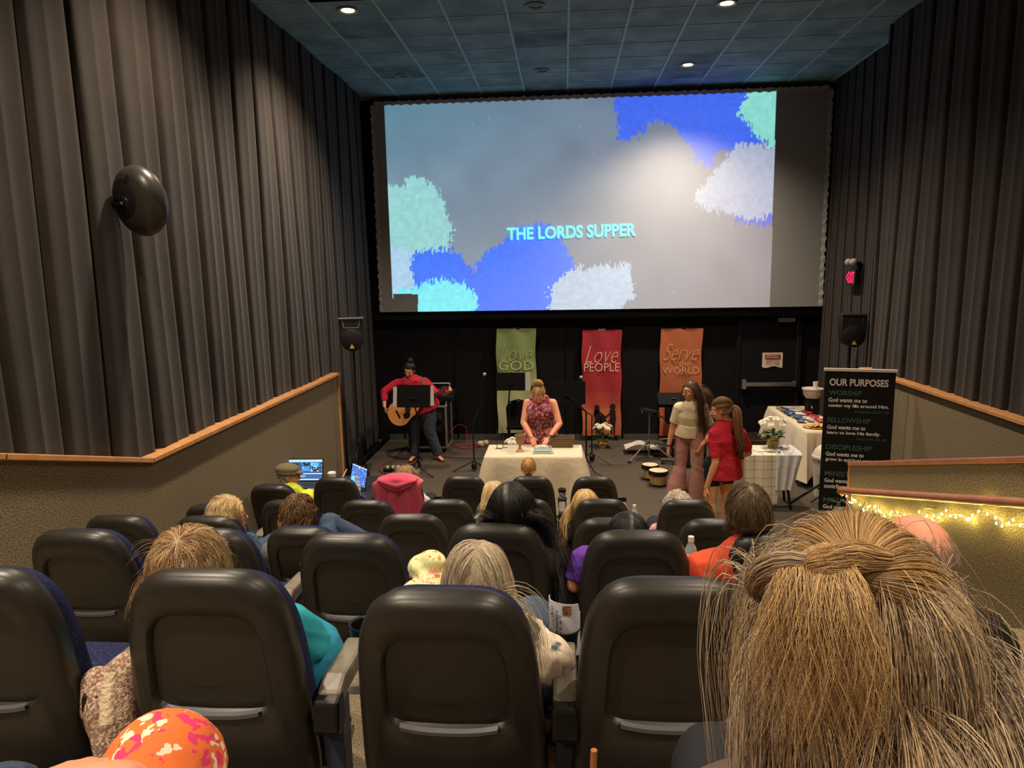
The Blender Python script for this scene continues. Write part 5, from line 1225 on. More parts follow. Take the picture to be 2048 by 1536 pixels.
def person(label, J, sk='fair', s=1.0, girth=1.0, voxel=.008, shirt=None, sleeve=.45, pants=None, legs=True, hands=None, face=False, hs=1.0, bust=0, group=None, short_pants=False, shirt_len=1.0, neck=True, shirt_wr=1.0):
    """J: world joints pel chest neck head R shL.. elL.. haL.. hipL knL anL toL (and R side)"""
    A = {k: np.array(v, float) for k, v in J.items() if isinstance(v, (list, tuple, np.ndarray))}
    root = empty('person', (A['pel'][0], A['pel'][1], min(A['pel'][2]-.3, A.get('floor', np.array([0, 0, A['pel'][2]]))[2] if 'floor' in A else A['pel'][2]-.3)), label, 'person', group)
    R = A['R']; sk_m = skin(sk, SK[sk]); mb = MB(); G = girth
    side = _unit(A['shR']-A['shL']); up = _unit(A['neck']-A['pel'])
    def torso(mb, e=0, bottom=None, ins=0):
        limb(mb, [A['pel'], (A['pel']*.55+A['chest']*.45), A['chest'], A['neck']*.5+A['chest']*.5], [.165*s*G+e, .145*s*G+e, .165*s*G+e, .13*s*(.5+.5*G)+e], flat=(1, .68), side=side, n=20)
        limb(mb, [A['shL']+side*(.02+ins), A['neck']*.6+A['chest']*.4, A['shR']-side*(.02+ins)], [.058*s+e, .085*s+e, .058*s+e], n=16)
        limb(mb, [A['neck']-up*.06*s, A['shL']*.5+A['neck']*.5-up*.01], [.05*s+e, .05*s+e]); limb(mb, [A['neck']-up*.06*s, A['shR']*.5+A['neck']*.5-up*.01], [.05*s+e, .05*s+e])
        if bust:
            fw = _unit(np.cross(up, side)); 
            for sx in (-1, 1): mb.ell(A['chest']+side*sx*.075*s-up*.0+fw*.095*s*bust, (.078*s+e, .07*s+e, .072*s+e))
    torso(mb)
    limb(mb, [A['neck']-up*.05*s, A['neck']*.5+A['head']*.5-R@np.array([0, .01, 0]), A['head']-R@np.array([0, .012, .02])], [.062*s, .053*s, .055*s])
    head_prims(mb, A['head'], R, hs)
    for S in 'LR':
        limb(mb, [A['sh'+S], A['el'+S], ], [.052*s*(.6+.4*G), .039*s*(.6+.4*G)]); limb(mb, [A['el'+S], A['el'+S]*.7+A['ha'+S]*.3, A['ha'+S]], [.039*s*(.6+.4*G), .038*s*(.6+.4*G), .025*s])
        d = A.get('hd'+S, A['ha'+S]-A['el'+S]); nn = A.get('hn'+S, np.array([0, 0, -1.])); hand(mb, A['ha'+S], d, nn, J.get('th'+S, 1), J.get('curl'+S, 28), s*.95)
        if legs:
            limb(mb, [A['hip'+S], A['kn'+S]], [.088*s*G, .06*s*(.5+.5*G)]); limb(mb, [A['kn'+S], A['kn'+S]*.65+A['an'+S]*.35, A['an'+S]], [.058*s*(.6+.4*G), .06*s*(.6+.4*G), .036*s])
            limb(mb, [A['an'+S]-np.array([0, 0, .03]), A['to'+S]], [.036*s, .028*s], flat=(1, .8))
    remesh(mb, 'body', sk_m, root, voxel, 4)
    def wr(amp, sc):
        def f(co, me):
            nrm = np.empty(len(co)*3); me.vertices.foreach_get('normal', nrm); nrm = nrm.reshape(-1, 3)
            w = (fbm(co[:, 0]*sc+co[:, 2]*sc*.7, co[:, 2]*sc*1.3+co[:, 1]*sc, 5, 3)-.5); w2 = np.sin(co[:, 2]*38+co[:, 0]*22+6*vnoise(co[:, 0]*7, co[:, 2]*7, 2))*.25
            return co+nrm*((w+w2*.5)*amp)[:, None]
        return f
    if shirt is not None:
        sm = MB(); torso(sm, .02, ins=.07 if sleeve == 0 else 0)
        if shirt_len != 1.0: sm.tube([A['pel']+up*.1, A['pel']+up*.02, A['pel']-up*(shirt_len-1)], [.17*s*G, .19*s*G, .204*s*G], 24, flat=(1, .74), side=side)
        for S in 'LR':
            e1 = A['sh'+S]+(A['el'+S]-A['sh'+S])*min(1, sleeve*1.6 if sleeve < .6 else 1)
            p = [A['sh'+S]-(A['el'+S]-A['sh'+S])*.04, e1]; rr_ = [.068*s*(.6+.4*G), .062*s*(.6+.4*G)]
            if sleeve > .6: p += [A['el'+S]+(A['ha'+S]-A['el'+S])*min(1, (sleeve-.5)*2)]; rr_ += [.046*s*(.6+.4*G)]; rr_[1] = .056*s*(.6+.4*G)
            if sleeve > 0:
                sm.tube(p, rr_, 16); sm.ell(A['sh'+S], (.068*s*(.6+.4*G),)*3, n=14, m=10)
                if sleeve > .6: sm.ell(A['el'+S], (.056*s*(.6+.4*G),)*3, n=14, m=10)
        remesh(sm, 'shirt', shirt, root, voxel*1.1, 3, wr(.010*shirt_wr, 16))
    if pants is not None and legs:
        pm = MB()
        limb(pm, [A['pel']+up*.06*s, A['pel']-up*.02], [.166*s*G, .176*s*G], flat=(1, .72), side=side, n=20)
        for S in 'LR':
            k2 = A['kn'+S] if not short_pants else A['hip'+S]*.55+A['kn'+S]*.45
            p = [A['hip'+S]*1.0+up*.02, A['hip'+S]*.5+A['kn'+S]*.5 if not short_pants else A['hip'+S]*.7+A['kn'+S]*.3, k2]; q_ = [.104*s*G, .092*s*G, .078*s*(.5+.5*G)]
            if not short_pants: fl = J.get('flare', 1.0); p += [A['kn'+S]*.4+A['an'+S]*.6, A['an'+S]*.97+A['kn'+S]*.03-np.array([0, 0, .0])]; q_ += [.066*s*fl, .058*s*fl**1.3]
            pm.tube(p, q_, 16); pm.ell(p[2], (q_[2]*1.02,)*3, n=14, m=10); pm.ell(p[0], (q_[0],)*3, n=14, m=10)
            if not short_pants: pm.ell(A['kn'+S], (.078*s*(.5+.5*G),)*3, n=14, m=10)
        remesh(pm, 'trousers', pants, root, voxel*1.2, 3, wr(.012, 12))
    if J.get('shoe') is not None and legs:
        for S in 'LR':
            sh = MB().tube([A['an'+S]+np.array([0, 0, -.045])-_unit(A['to'+S]-A['an'+S])*.03, (A['an'+S]+A['to'+S])/2+np.array([0, 0, -.02]), A['to'+S]+_unit(A['to'+S]-A['an'+S])*.03], [.035, .042, .03], 12, flat=(1, .55), caps='round'); sh.build('shoe', J['shoe'], root)
    if face: face_parts(root, A['head'], R, hs, **(face if isinstance(face, dict) else {}))
    return root
def seated(label, head, X, row, yaw=0, pitch=0, roll=0, head_s=1.0, hair_kw=None, w=.17, torso_s=1.0, **kw):
    Yr, fl = ROWY[row]+.06, ROWF[row]; head = np.array(head, float); R = rotm(0, 0, yaw)@rotm(pitch, roll, 0)
    J = dict(head=head, R=R, pel=(X, Yr+.27, fl+.56)); neck = head+np.array([0, -.035, -.165*torso_s])-R@np.array([0, .02, 0])*(1 if abs(pitch) > 10 else 0)
    pel = np.array(J['pel']); J['neck'] = neck; J['chest'] = neck*.62+pel*.38+np.array([0, -.01, 0])
    for S, sx in (('L', -1), ('R', 1)):
        sh = neck+np.array([sx*w, -.0, -.075*torso_s]); J['sh'+S] = sh; J['el'+S] = sh+np.array([sx*.05, .10, -.25*torso_s]); J['ha'+S] = np.array([X+sx*.08, Yr+.46, fl+.58]); J['hd'+S] = (-sx*.4, 1, -.1)
        J['th'+S] = -sx
        J['hip'+S] = pel+np.array([sx*.09, .02, -.02]); J['kn'+S] = pel+np.array([sx*.10, .38*torso_s, -.04]); J['an'+S] = np.array([X+sx*.12, Yr+.74, fl+.1]); J['to'+S] = np.array([X+sx*.13, Yr+.90, fl+.045])
    J['shoe'] = m_blackmetal; J.update(kw.pop('J', {})); J['floor'] = (0, 0, fl)
    p = person(label, J, w_ if False else kw.pop('sk', 'fair'), hs=head_s, **kw) if False else person(label, J, hs=head_s, **kw)
    bk = None
    for k_, (xs_, th_b, so_) in SEATS.items():
        if k_[0] == row and abs(xs_-X) < .2: bk = (so_.location.y+.05-.62*math.sin(th_b), ROWF[row]+.36+.62*math.cos(th_b), th_b, xs_)
    if hair_kw: hair(p, head, R, back=bk, **hair_kw)
    return p, J
SO = lambda J, e=.0: [(J['neck']+np.array([0, -.02, -.12]), (.22+e, .12, .13))]
m_jean = M('denim', (62, 78, 102), .85, .2, noise=(120, .25), bump=(300, .4, .003)); m_dark = M('dark_trousers', (34, 34, 40), .85)
blond = ((226, 196, 140), (240, 214, 164), (204, 168, 108), (186, 150, 98)); ashb = ((196, 176, 146), (222, 206, 180), (160, 142, 118), (120, 106, 90), (206, 184, 146))
brown = ((92, 66, 44), (120, 88, 58), (70, 50, 34), (142, 106, 70)); tanh = ((176, 138, 94), (206, 170, 122), (150, 112, 74), (214, 190, 156), (128, 96, 66)); black = ((16, 14, 15), (28, 24, 24), (40, 34, 32), (12, 11, 12))
PS = []
# ---------- row E
h = px(955, 1168, Y=1.93); sx_ = SEATS['E2'][0]
m_td = M('tie_dye_blouse', (226, 208, 184), .85, .2, noise=(11, .5, .5, .56), rgb2=(58, 84, 108), bump=(20, .3))
p, J = seated('person with long grey-blonde hair in a white and blue tie-dye top', h, sx_+.09, 'E', yaw=2, pitch=-4, w=.19, sk='fair', shirt=m_td, sleeve=.95, pants=m_jean, girth=1.2, shirt_wr=1.6,
    J=dict(shR=h+np.array([.205, -.02, -.22]), elR=h+np.array([.25, .0, -.60]), haR=h+np.array([.2, .26, -.60])), hair_kw=dict(n=7000, length=.38, seg=15, r=.0007, pal=ashb, kind='part', part=.02, g=.3, vol=.012, clump=.5, wave=.002, wfreq=22, hairline=.45, seed=11, lenvar=.2, obst=[(h+np.array([.03, -.0, -.30]), (.13, .13, .13))]))
h = px(384, 1142, Y=1.95); sx_ = SEATS['E1'][0]
m_tq = M('turquoise_shirt', (48, 160, 178), .85, .2, noise=(6, .12), bump=(18, .4, .01))
p, J = seated('person with wavy tan hair in a turquoise short sleeved top', h, sx_+.06, 'E', yaw=-4, pitch=6, w=.17, sk='pink', shirt=m_tq, sleeve=.42, pants=M('turquoise_trousers', (44, 140, 176), .85), girth=1.25, shirt_wr=1.8,
    J=dict(shL=h+np.array([-.13, -.0, -.29]), elL=h+np.array([-.14, .1, -.5]), shR=px(574, 1256, Y=1.88), elR=px(652, 1318, Y=1.95), haR=px(590, 1400, Y=2.2), knL=(sx_-.08, 2.25, 1.68), knR=(sx_+.1, 2.25, 1.68), hipR=(sx_+.09, 1.98, 1.72), anR=(sx_+.1, 2.3, 1.32), anL=(sx_-.08, 2.3, 1.32), toR=(sx_+.1, 2.44, 1.29), toL=(sx_-.08, 2.44, 1.29)), hair_kw=dict(n=7500, length=.15, seg=11, r=.0007, pal=tanh, kind='crown', g=.25, vol=.02, clump=.5, wave=.005, wfreq=75, hairline=.5, seed=12, lenvar=.35, rad=(.088, .106, .108)))
h = px(1822, 1128, Y=1.78); sx_ = SEATS['E4'][0]
m_ws = M('white_shirt', (226, 214, 196), .85, .2, bump=(15, .3))
p, J = seated('bald man with thin grey hair around a pink scalp in white shirt', h, sx_+.03, 'E', yaw=12, pitch=4, w=.19, sk='pink', head_s=1.12, shirt=m_ws, sleeve=.5, pants=m_dark, girth=1.2,
    hair_kw=dict(n=11000, length=.035, seg=5, r=.0006, pal=((170, 148, 126), (138, 118, 100), (190, 172, 152)), kind='crown', g=.15, vol=.006, clump=.2, hairline=.2, seed=13, rad=(.083, .102, .105), cap_on=False))
# the crown stays bare: thin the fringe by removing strands on top
def bare_crown(root, c, R, lim):
    for o in root.children:
        if o.name.startswith('hair'):
            import bmesh
            bm = bmesh.new(); bm.from_mesh(o.data); off = world_loc(root); up_ = R@np.array([0, .35, .94]); rem = []
            for v in bm.verts:
                w_ = np.array(v.co)+off-c
                if (w_@up_)/(np.linalg.norm(w_)+1e-9) > lim: rem.append(v)
            bmesh.ops.delete(bm, geom=rem, context='VERTS'); bm.to_mesh(o.data); bm.free()
bare_crown(p, h, J['R'], .60)
glasses(p, h, J['R'], m_blackmetal, 1.1)
# ---------- row D
h = px(1022, 1018, Y=3.07); sx_ = SEATS['D4'][0]
p, J = seated('person with very long straight black hair and a white parting', h, sx_+.13, 'D', yaw=0, pitch=-2, roll=0, w=.17, sk='warm', shirt=M('dark_brown_top', (48, 40, 36), .9), sleeve=.95, pants=m_dark,
    hair_kw=dict(n=7000, length=.68, seg=16, r=.0009, pal=black+((52, 42, 36),), kind='part', part=-.12, g=.34, vol=.010, clump=.25, hairline=.5, seed=21, lenvar=.1, drift=.28, obst=[(h+np.array([.05, .0, -.32]), (.16, .13, .14)), (h+np.array([.08, -.02, -.55]), (.17, .13, .3))], rad=(.084, .102, .108), cz=.02))
h = px(1256, 1078, Y=3.05); sx_ = SEATS['D5'][0]
m_pur = M('purple_shirt', (98, 58, 158), .85, .2, bump=(22, .4, .01))
p, J = seated('person with parted black hair and a purple sleeve with wristband', h, sx_, 'D', pitch=2, w=.18, sk='warm', shirt=m_pur, sleeve=.55, pants=m_dark, girth=1.1, shirt_wr=1.8,
    J=dict(elL=px(1150, 1168, Y=3.0), haL=px(1186, 1116, Y=3.1), hdL=(.5, .2, 1), shL=np.array([sx_-.21, 3.02, 1.72])), hair_kw=dict(n=4400, length=.26, seg=9, r=.001, pal=black, kind='part', part=.05, g=.36, vol=.008, clump=.3, hairline=.5, seed=22))
MB().tube([J['haL']+(J['elL']-J['haL'])*.02, J['haL']+(J['elL']-J['haL'])*.18], .031, 14).build('wristband', m_black, p)
h = px(1495, 1027, Y=2.98); sx_ = SEATS['D6'][0]
m_or = M('orange_red_shirt', (222, 84, 54), .85, .2, noise=(5, .08), bump=(14, .4, .01))
p, J = seated('grey-brown haired man in an orange red shirt seen from behind', h, sx_-.04, 'D', yaw=0, pitch=-3, w=.2, sk='pink', shirt=m_or, sleeve=.5, pants=m_dark, girth=1.2, shirt_wr=1.5, head_s=1.02,
    hair_kw=dict(n=4200, length=.055, seg=7, r=.0009, pal=((92, 72, 50), (112, 90, 62), (72, 56, 40), (132, 110, 82)), kind='crown', g=.28, vol=.009, clump=.35, hairline=.55, seed=23, rad=(.086, .105, .11), low=-.75))
# ---------- row C
h = px(598, 1030, Y=4.32); sx_ = SEATS['C2'][0]
m_den2 = M('faded_denim_shirt', (96, 108, 116), .85, bump=(80, .3))
p, J = seated('brown haired man with glasses, one jeans leg crossed high', h, sx_+.02, 'C', yaw=-26, pitch=-4, roll=4, w=.19, sk='pink', shirt=m_den2, sleeve=.95, pants=m_jean, head_s=1.0, girth=1.05,
    J=dict(knL=px(660, 1048, Y=4.72), anL=px(752, 1092, Y=4.85), toL=px(785, 1092, Y=4.9), hipL=np.array([sx_-.02, 4.5, 1.08])), hair_kw=dict(n=4400, length=.058, seg=8, r=.0012, pal=brown+((160, 124, 84),), kind='crown', g=.2, vol=.02, clump=.5, wave=.003, wfreq=40, hairline=.5, seed=31, rad=(.086, .105, .11), low=-.7))
glasses(p, h, J['R'], m_blackmetal)
h = px(458, 1035, Y=4.32); sx_ = SEATS['C1'][0]
m_djk = M('dark_denim_jacket', (50, 60, 74), .85, noise=(60, .3), bump=(60, .4))
p, J = seated('blonde person with red glasses and denim jacket looking right', h, sx_+.04, 'C', yaw=-58, pitch=2, w=.18, sk='pink', shirt=m_djk, sleeve=.95, pants=m_jean, girth=1.1, face=dict(brow=(170, 140, 100)),
    hair_kw=dict(n=4200, length=.21, seg=11, r=.0011, pal=blond+((244, 228, 190),), kind='part', part=.1, g=.22, vol=.028, clump=.5, wave=.004, wfreq=26, hairline=.42, seed=32, lenvar=.25, rad=(.092, .11, .112)))
glasses(p, h, J['R'], M('red_frames', (120, 30, 34), .3, .5))
# ---------- row B
h = px(988, 992, Y=5.68); sx_ = SEATS['B4'][0]
p, J = seated('person with a smooth pale blonde bob in a green patterned top', h, sx_-.05, 'B', yaw=8, w=.17, sk='fair', shirt=dots('green_print_top', (196, 206, 184), (120, 140, 120), 40, .4), sleeve=.5, pants=m_dark,
    hair_kw=dict(n=2800, length=.27, seg=10, r=.0016, pal=((226, 200, 150), (238, 216, 172), (206, 176, 122)), kind='part', part=.0, g=.34, vol=.012, clump=.3, hairline=.5, seed=41))
h = px(1172, 1008, Y=5.68); sx_ = SEATS['B5'][0]
p, J = seated('person with long wavy golden blonde hair leaning left', h, sx_-.04, 'B', yaw=-5, roll=-6, w=.17, sk='fair', shirt=m_dark, sleeve=.9, pants=m_dark,
    hair_kw=dict(n=3400, length=.5, seg=14, r=.0016, pal=((214, 176, 110), (232, 200, 140), (190, 148, 86), (240, 220, 170)), kind='part', part=.05, g=.32, vol=.018, clump=.5, wave=.006, wfreq=34, hairline=.5, seed=42, side_bias=-.3, obst=[(h+np.array([0, -.0, -.32]), (.15, .13, .14))]))
h = px(1356, 1017, Y=5.75); sx_ = SEATS['B6'][0]
p, J = seated('person with short white curls and a pink sleeve', h, sx_-.07, 'B', w=.2, sk='pink', shirt=M('pink_blouse', (226, 160, 164), .85, noise=(30, .3)), sleeve=.7, pants=m_dark,
    J=dict(elL=px(1312, 1060, Y=5.7)), hair_kw=dict(n=2600, length=.07, seg=10, r=.002, pal=((226, 214, 194), (240, 232, 218), (206, 190, 168)), kind='crown', g=.1, vol=.03, clump=.6, wave=.012, wfreq=150, hairline=.6, seed=43))
# ---------- row A
h = px(578, 952, Y=7.0); sx_ = SEATS['A1'][0]
m_neon = M('neon_yellow_shirt', (206, 218, 58), .85, .2, bump=(15, .3))
p, J = seated('man in olive flat cap, glasses and neon yellow shirt at laptop', h, sx_+.06, 'A', yaw=-68, pitch=-6, w=.2, sk='pink', shirt=m_neon, sleeve=.5, pants=m_dark, girth=1.25, head_s=1.05, face=dict(brow=(150, 130, 110)), shirt_wr=1.4,
    J=dict(elR=px(618, 985, Y=7.1), haR=px(655, 985, Y=7.4), hdR=(1, .5, 0)), hair_kw=dict(n=1500, length=.04, seg=5, r=.0014, pal=((190, 176, 152), (160, 146, 124)), kind='crown', g=.2, vol=.006, clump=.2, hairline=.3, seed=51, low=-.8))
glasses(p, h, J['R'], m_blackmetal, 1.05)
Rh = J['R']; mcap = M('olive_wool_cap', (112, 104, 78), .9, .15, noise=(120, .2), bump=(150, .4, .003))
mb = MB().ell(h+Rh@np.array([0, -.018, .075]), (.1, .125, .062), Rh, 24, 14); mb.ell(h+Rh@np.array([0, .075, .05]), (.075, .075, .022), Rh@rotm(-12, 0, 0), 20, 8)
mb.tube([h+Rh@np.array([.088*math.sin(a), -.015+.108*math.cos(a), .042]) for a in np.linspace(0, 2*math.pi, 25)], .016, 8)
remesh(mb, 'flat_cap', mcap, p, .006, 5)
h = px(812, 957, Y=7.0); sx_ = SEATS['A3'][0]
m_flo = dots('floral_blouse', (222, 210, 206), (176, 60, 90), 26, .28, dot2=(60, 60, 66))
p, J = seated('person with brown blonde hair and floral sleeve before the pink jacket', h, sx_+.08, 'A', yaw=-20, pitch=-14, w=.2, sk='pink', shirt=m_flo, sleeve=.6, pants=m_dark, girth=1.1,
    J=dict(elR=px(846, 1008, Y=7.1)), hair_kw=dict(n=2600, length=.13, seg=9, r=.0016, pal=((170, 136, 94), (196, 164, 118), (140, 108, 72)), kind='crown', g=.2, vol=.022, clump=.5, wave=.005, wfreq=50, hairline=.45, seed=52))
glasses(p, h, J['R'], m_blackmetal)
h = px(1057, 936, Y=7.02); sx_ = SEATS['A5'][0]
p, J = seated('small boy with short blond hair seen from behind', h, sx_-.02, 'A', pitch=2, w=.11, sk='pink', shirt=M('cream_tee', (232, 214, 190), .85), sleeve=.4, pants=m_dark, s=.72, head_s=.86, torso_s=.7,
    hair_kw=dict(n=2200, length=.045, seg=6, r=.0013, pal=((206, 156, 90), (222, 178, 112), (186, 136, 74)), kind='crown', g=.15, vol=.006, clump=.3, hairline=.5, seed=53, rad=(.07, .086, .092)))
# ---------- nearest blonde head (row F)
h = px(1700, 1292, Y=.80)
def bl_col(q, col, pal_, rg):
    m_ = ((q[:, 2] > .1) & (np.abs(q[:, 0]) < .35))[:, None]; return np.where(m_ & (rg.random((len(q), 1)) > .35), pal_[1]*.5+pal_[0]*.5, col)
p, J = seated('person with loose half-up dark blonde hair filling the right foreground', h, h[0]+.03, 'F', yaw=0, pitch=-6, w=.19, sk='fair', shirt=M('taupe_knit', (120, 104, 96), .9), sleeve=.9, pants=m_dark, voxel=.01, J={})
sh = h+np.array([.02, -.03, -.33]); bpal = ((168, 144, 116), (222, 190, 140), (208, 180, 140), (124, 108, 94), (192, 174, 152), (88, 76, 68), (224, 206, 178))
hair(p, h, J['R'], n=13000, length=.46, seg=20, r=.0005, pal=bpal, kind='crown', g=.32, vol=.028, clump=.55, wave=.005, wfreq=24, hairline=.55, seed=61, lenvar=.3, rad=(.088, .104, .11), obst=[(sh, (.15, .13, .1))], ncl=420, low=-.6, maxw=.135, drift=.12)
hair(p, h, J['R'], n=1500, length=.44, seg=20, r=.0004, pal=bpal, kind='crown', g=.30, vol=.04, clump=.3, wave=.006, wfreq=18, hairline=.55, seed=62, lenvar=.4, rad=(.09, .106, .112), name='loose_hair', obst=[(sh, (.15, .13, .1))], maxw=.15, drift=.12)
hair(p, h, J['R'], n=3800, length=.3, seg=14, r=.00045, pal=((196, 156, 104), (222, 180, 120), (160, 128, 90), (206, 176, 130)), kind='back', tie=(-.3, -.72, .66), vol=.012, clump=.4, hairline=.62, seed=63, rad=(.097, .113, .126), low=.35, name='gathered_hair', face_lo=.2)
tc = px(1640, 1132, Y=.685); gold_ = ((222, 182, 122), (234, 202, 150), (200, 162, 112), (168, 140, 106))
tail(p, [tc+np.array([0, .02, .01]), tc, px(1640, 1190, Y=.65), px(1636, 1290, Y=.64), px(1640, 1400, Y=.64), px(1640, 1560, Y=.64)], 1800, .025, .05, .00045, gold_, 7, .012, 'half_up_tail', (.8, 1.25, 1.5), (1, .35))
tail(p, [px(1770, 1118, Y=.73), px(1700, 1112, Y=.69), px(1640, 1130, Y=.67), px(1600, 1142, Y=.68)], 420, .02, .018, .00045, gold_, 8, .003, 'twisted_lock')
tail(p, [px(1630, 1134, Y=.68), px(1570, 1126, Y=.69), px(1522, 1145, Y=.71), px(1506, 1172, Y=.73), px(1535, 1205, Y=.75)], 420, .02, .016, .00045, bpal, 9, .003, 'looped_lock')
# ---------- neighbours beside the camera, only knees and a hand in view
mfl = dots('bright_floral_leggings', (228, 116, 60), (222, 62, 112), 26, .42, dot2=(232, 214, 190))
kn = px(322, 1462, Y=.72)
def legs_only(label, knL, knR, pants, sk, hips, hand_=None, hidx=None):
    fl = ROWF['G']; hips = np.array(hips, float); J = dict(R=rotm(0, 0, 0), pel=hips, chest=hips+[0, -.06, .3], neck=hips+[0, -.08, .5], head=hips+[0, -.06, .68])
    for S, sx in (('L', -1), ('R', 1)):
        J['sh'+S] = hips+[sx*.17, -.08, .44]; J['el'+S] = hips+[sx*.22, .02, .2]; J['ha'+S] = hips+[sx*.12, .2, .08]; J['hip'+S] = hips+[sx*.09, .0, -.02]
        J['kn'+S] = np.array(knL if S == 'L' else knR, float); J['an'+S] = np.array([J['kn'+S][0], J['kn'+S][1]+.02, fl-.35+.1]); J['to'+S] = J['an'+S]+[0, .12, -.05]
    if hand_ is not None: J['haL'] = np.array(hand_[0]); J['elL'] = np.array(hand_[1]); J['hdL'] = np.array([.9, .35, -.05]); J['hnL'] = np.array([0, 0, -1.]); J['thL'] = 1; J['curlL'] = 40
    return person(label, J, sk=sk, shirt=m_jean, sleeve=.9, pants=pants, voxel=.009, s=.95)
legs_only('person in bright floral leggings, knee raised at the lower left', kn+np.array([-.2, .1, -.4]), kn+np.array([.0, -.01, -.055]), mfl, 'pink', (-.5, -.3, 2.3), (px(45, 1590, Y=.6), px(-160, 1740, Y=.4)))
# ================================================================ STANDING PEOPLE
def standing(label, X, Y, H, head, yaw=0, body_yaw=0, pitch=0, roll=0, lean=0, J=None, **kw):
    k = H/1.65; Rb_ = rotm(0, 0, body_yaw); B = lambda x, y, z: np.array([X, Y, 0])+Rb_@np.array([x, y, z])*k
    JJ = dict(R=rotm(0, 0, yaw)@rotm(pitch, roll, 0), head=np.array(head, float), pel=B(0, 0, .93)); JJ['neck'] = JJ['head']+np.array([0, 0, -.165*k])-JJ['R']@np.array([0, .035, 0])
    JJ['chest'] = JJ['neck']*.6+JJ['pel']*.4; c = JJ['neck']
    for S, sx in (('L', -1), ('R', 1)):
        JJ['sh'+S] = c+Rb_@np.array([sx*.17, 0, -.075])*k; JJ['el'+S] = JJ['sh'+S]+Rb_@np.array([sx*.05, -.02, -.27])*k; JJ['ha'+S] = JJ['el'+S]+Rb_@np.array([sx*.01, .06, -.23])*k
        JJ['hd'+S] = Rb_@np.array([0, .15, -1]); JJ['hn'+S] = Rb_@np.array([-sx, .2, 0]); JJ['th'+S] = 1 if sx > 0 else -1
        JJ['hip'+S] = B(sx*.09, 0, .88); JJ['kn'+S] = B(sx*.1, .02, .48); JJ['an'+S] = B(sx*.11, -.02, .085); JJ['to'+S] = B(sx*.13, .13, .03)
    JJ.update(J or {}); JJ['floor'] = (0, 0, 0)
    p = person(label, JJ, s=k, hs=kw.pop('hs', 1.0), **kw); return p, JJ
# -- guitarist
gx = -2.32; gy = 11.05
hh = px(819, 741, Y=gy-.15)
m_red = M('raspberry_shirt', (190, 40, 66), .85, .2, noise=(5, .1), bump=(14, .5, .012))
wR = px(893, 786, Y=gy-.28); wL = px(766, 792, Y=gy-.22)
G_ = dict(elL=px(769, 783, Y=gy-.1), haL=px(769, 813, Y=gy-.24), shL=px(795, 767, Y=gy), hdL=(.25, -.25, -.9), hnL=(.8, .4, -.1), curlL=30, thL=1,
          shR=px(849, 764, Y=gy), elR=px(873, 788, Y=gy-.12), haR=px(893, 787, Y=gy-.26), hdR=(.35, -.2, .25), hnR=(-.2, .5, .6), curlR=60, thR=1,
          knL=(gx-.10, gy-.03, .47), knR=(gx+.16, gy-.05, .47), anL=(gx-.12, gy, .09), anR=(gx+.27, gy-.0, .09), toL=(gx-.15, gy-.17, .035), toR=(gx+.36, gy-.13, .035), hipL=(gx-.09, gy, .86), hipR=(gx+.11, gy, .86), flare=1.35, pel=(gx+.01, gy, .93))
p, J = standing('smiling woman in raspberry shirt and jeans playing an acoustic guitar', gx, gy, 1.64, hh, yaw=176, body_yaw=180, pitch=-24, roll=-8, J=G_, sk='pink', shirt=m_red, sleeve=.82, pants=M('grey_jeans', (62, 68, 78), .85, noise=(120, .25), bump=(40, .5, .006)), girth=1.5, voxel=.0065, face=dict(smile=True, closed=False, brow=(50, 36, 28)), bust=1.0, shirt_wr=1.6, shirt_len=1.1)
hair(p, hh, J['R'], n=3000, length=.2, seg=8, r=.0014, pal=((40, 30, 26), (60, 44, 36), (30, 24, 22)), kind='back', tie=(0, -.35, 1), vol=.006, clump=.1, hairline=.55, face_lo=.42, seed=71, low=-.6)
bn = hh+J['R']@np.array([0, -.05, .15]); MB().ell(bn, (.048, .045, .05), J['R'], 18, 12).build('hair_bun', M('dark_hair_bun', (44, 32, 28), .5, bump=(90, .8, .01)), p)
# sandals + toes are part of the body; thin sandal soles
for S in 'LR': MB().tube([J['an'+S]+np.array([0, .03, -.08]), J['to'+S]+np.array([0, -.03, -.03])], [.036, .042], 14, flat=(1, .2)).build('sandal', M('brown_sandal', (70, 40, 30), .6), p)
MB().tube([px(826, 737, Y=gy-.13)-np.array([.0, 0, .1]), px(826, 766, Y=gy-.17)], .004, 6).build('necklace', m_iron, p)
# guitar: body centre and neck direction
gc = px(814, 819, Y=gy-.30); gn = _unit(px(919, 765, Y=gy-.26)-gc); gfront = _unit(np.cross(gn, [0, 0, 1.])); gfront = gfront if gfront[1] < 0 else -gfront
gfront = _unit(gfront+np.array([0, -.0, .12])); gfront = _unit(gfront-gn*(gfront@gn)); gside = np.cross(gfront, gn)
gt = empty('acoustic_guitar', gc, 'natural top acoustic guitar held by the woman in raspberry shirt', 'guitar')
out = []
for k in range(72):
    a = 2*math.pi*k/72; y = math.cos(a); x = math.sin(a)
    L_ = .25*y; t = (y+1)/2
    wdt = .205*(1-t)**.5*1.0*(t+.02)**.0 if False else 0
    out.append((L_, x))
def gw(t):  # half width along the body, t 0 = bottom, 1 = neck joint
    return max(0.0, (math.sin(math.pi*min(1, max(0, t))**.82)**.55)*(.205-.062*t-.028*math.exp(-((t-.6)/.14)**2)))
ts = [0, .01, .03, .07, .13, .2, .28, .36, .44, .52, .58, .64, .7, .78, .86, .92, .96, .985, 1.0]
prof_ = [(t, gw(t)) for t in ts]; loop_ = [(t, w_) for t, w_ in prof_]+[(t, -w_) for t, w_ in prof_[::-1][1:-1]]
def gp_(t, w_, d): return gc+gn*(t*.54-.32)+gside*w_*1.1+gfront*d
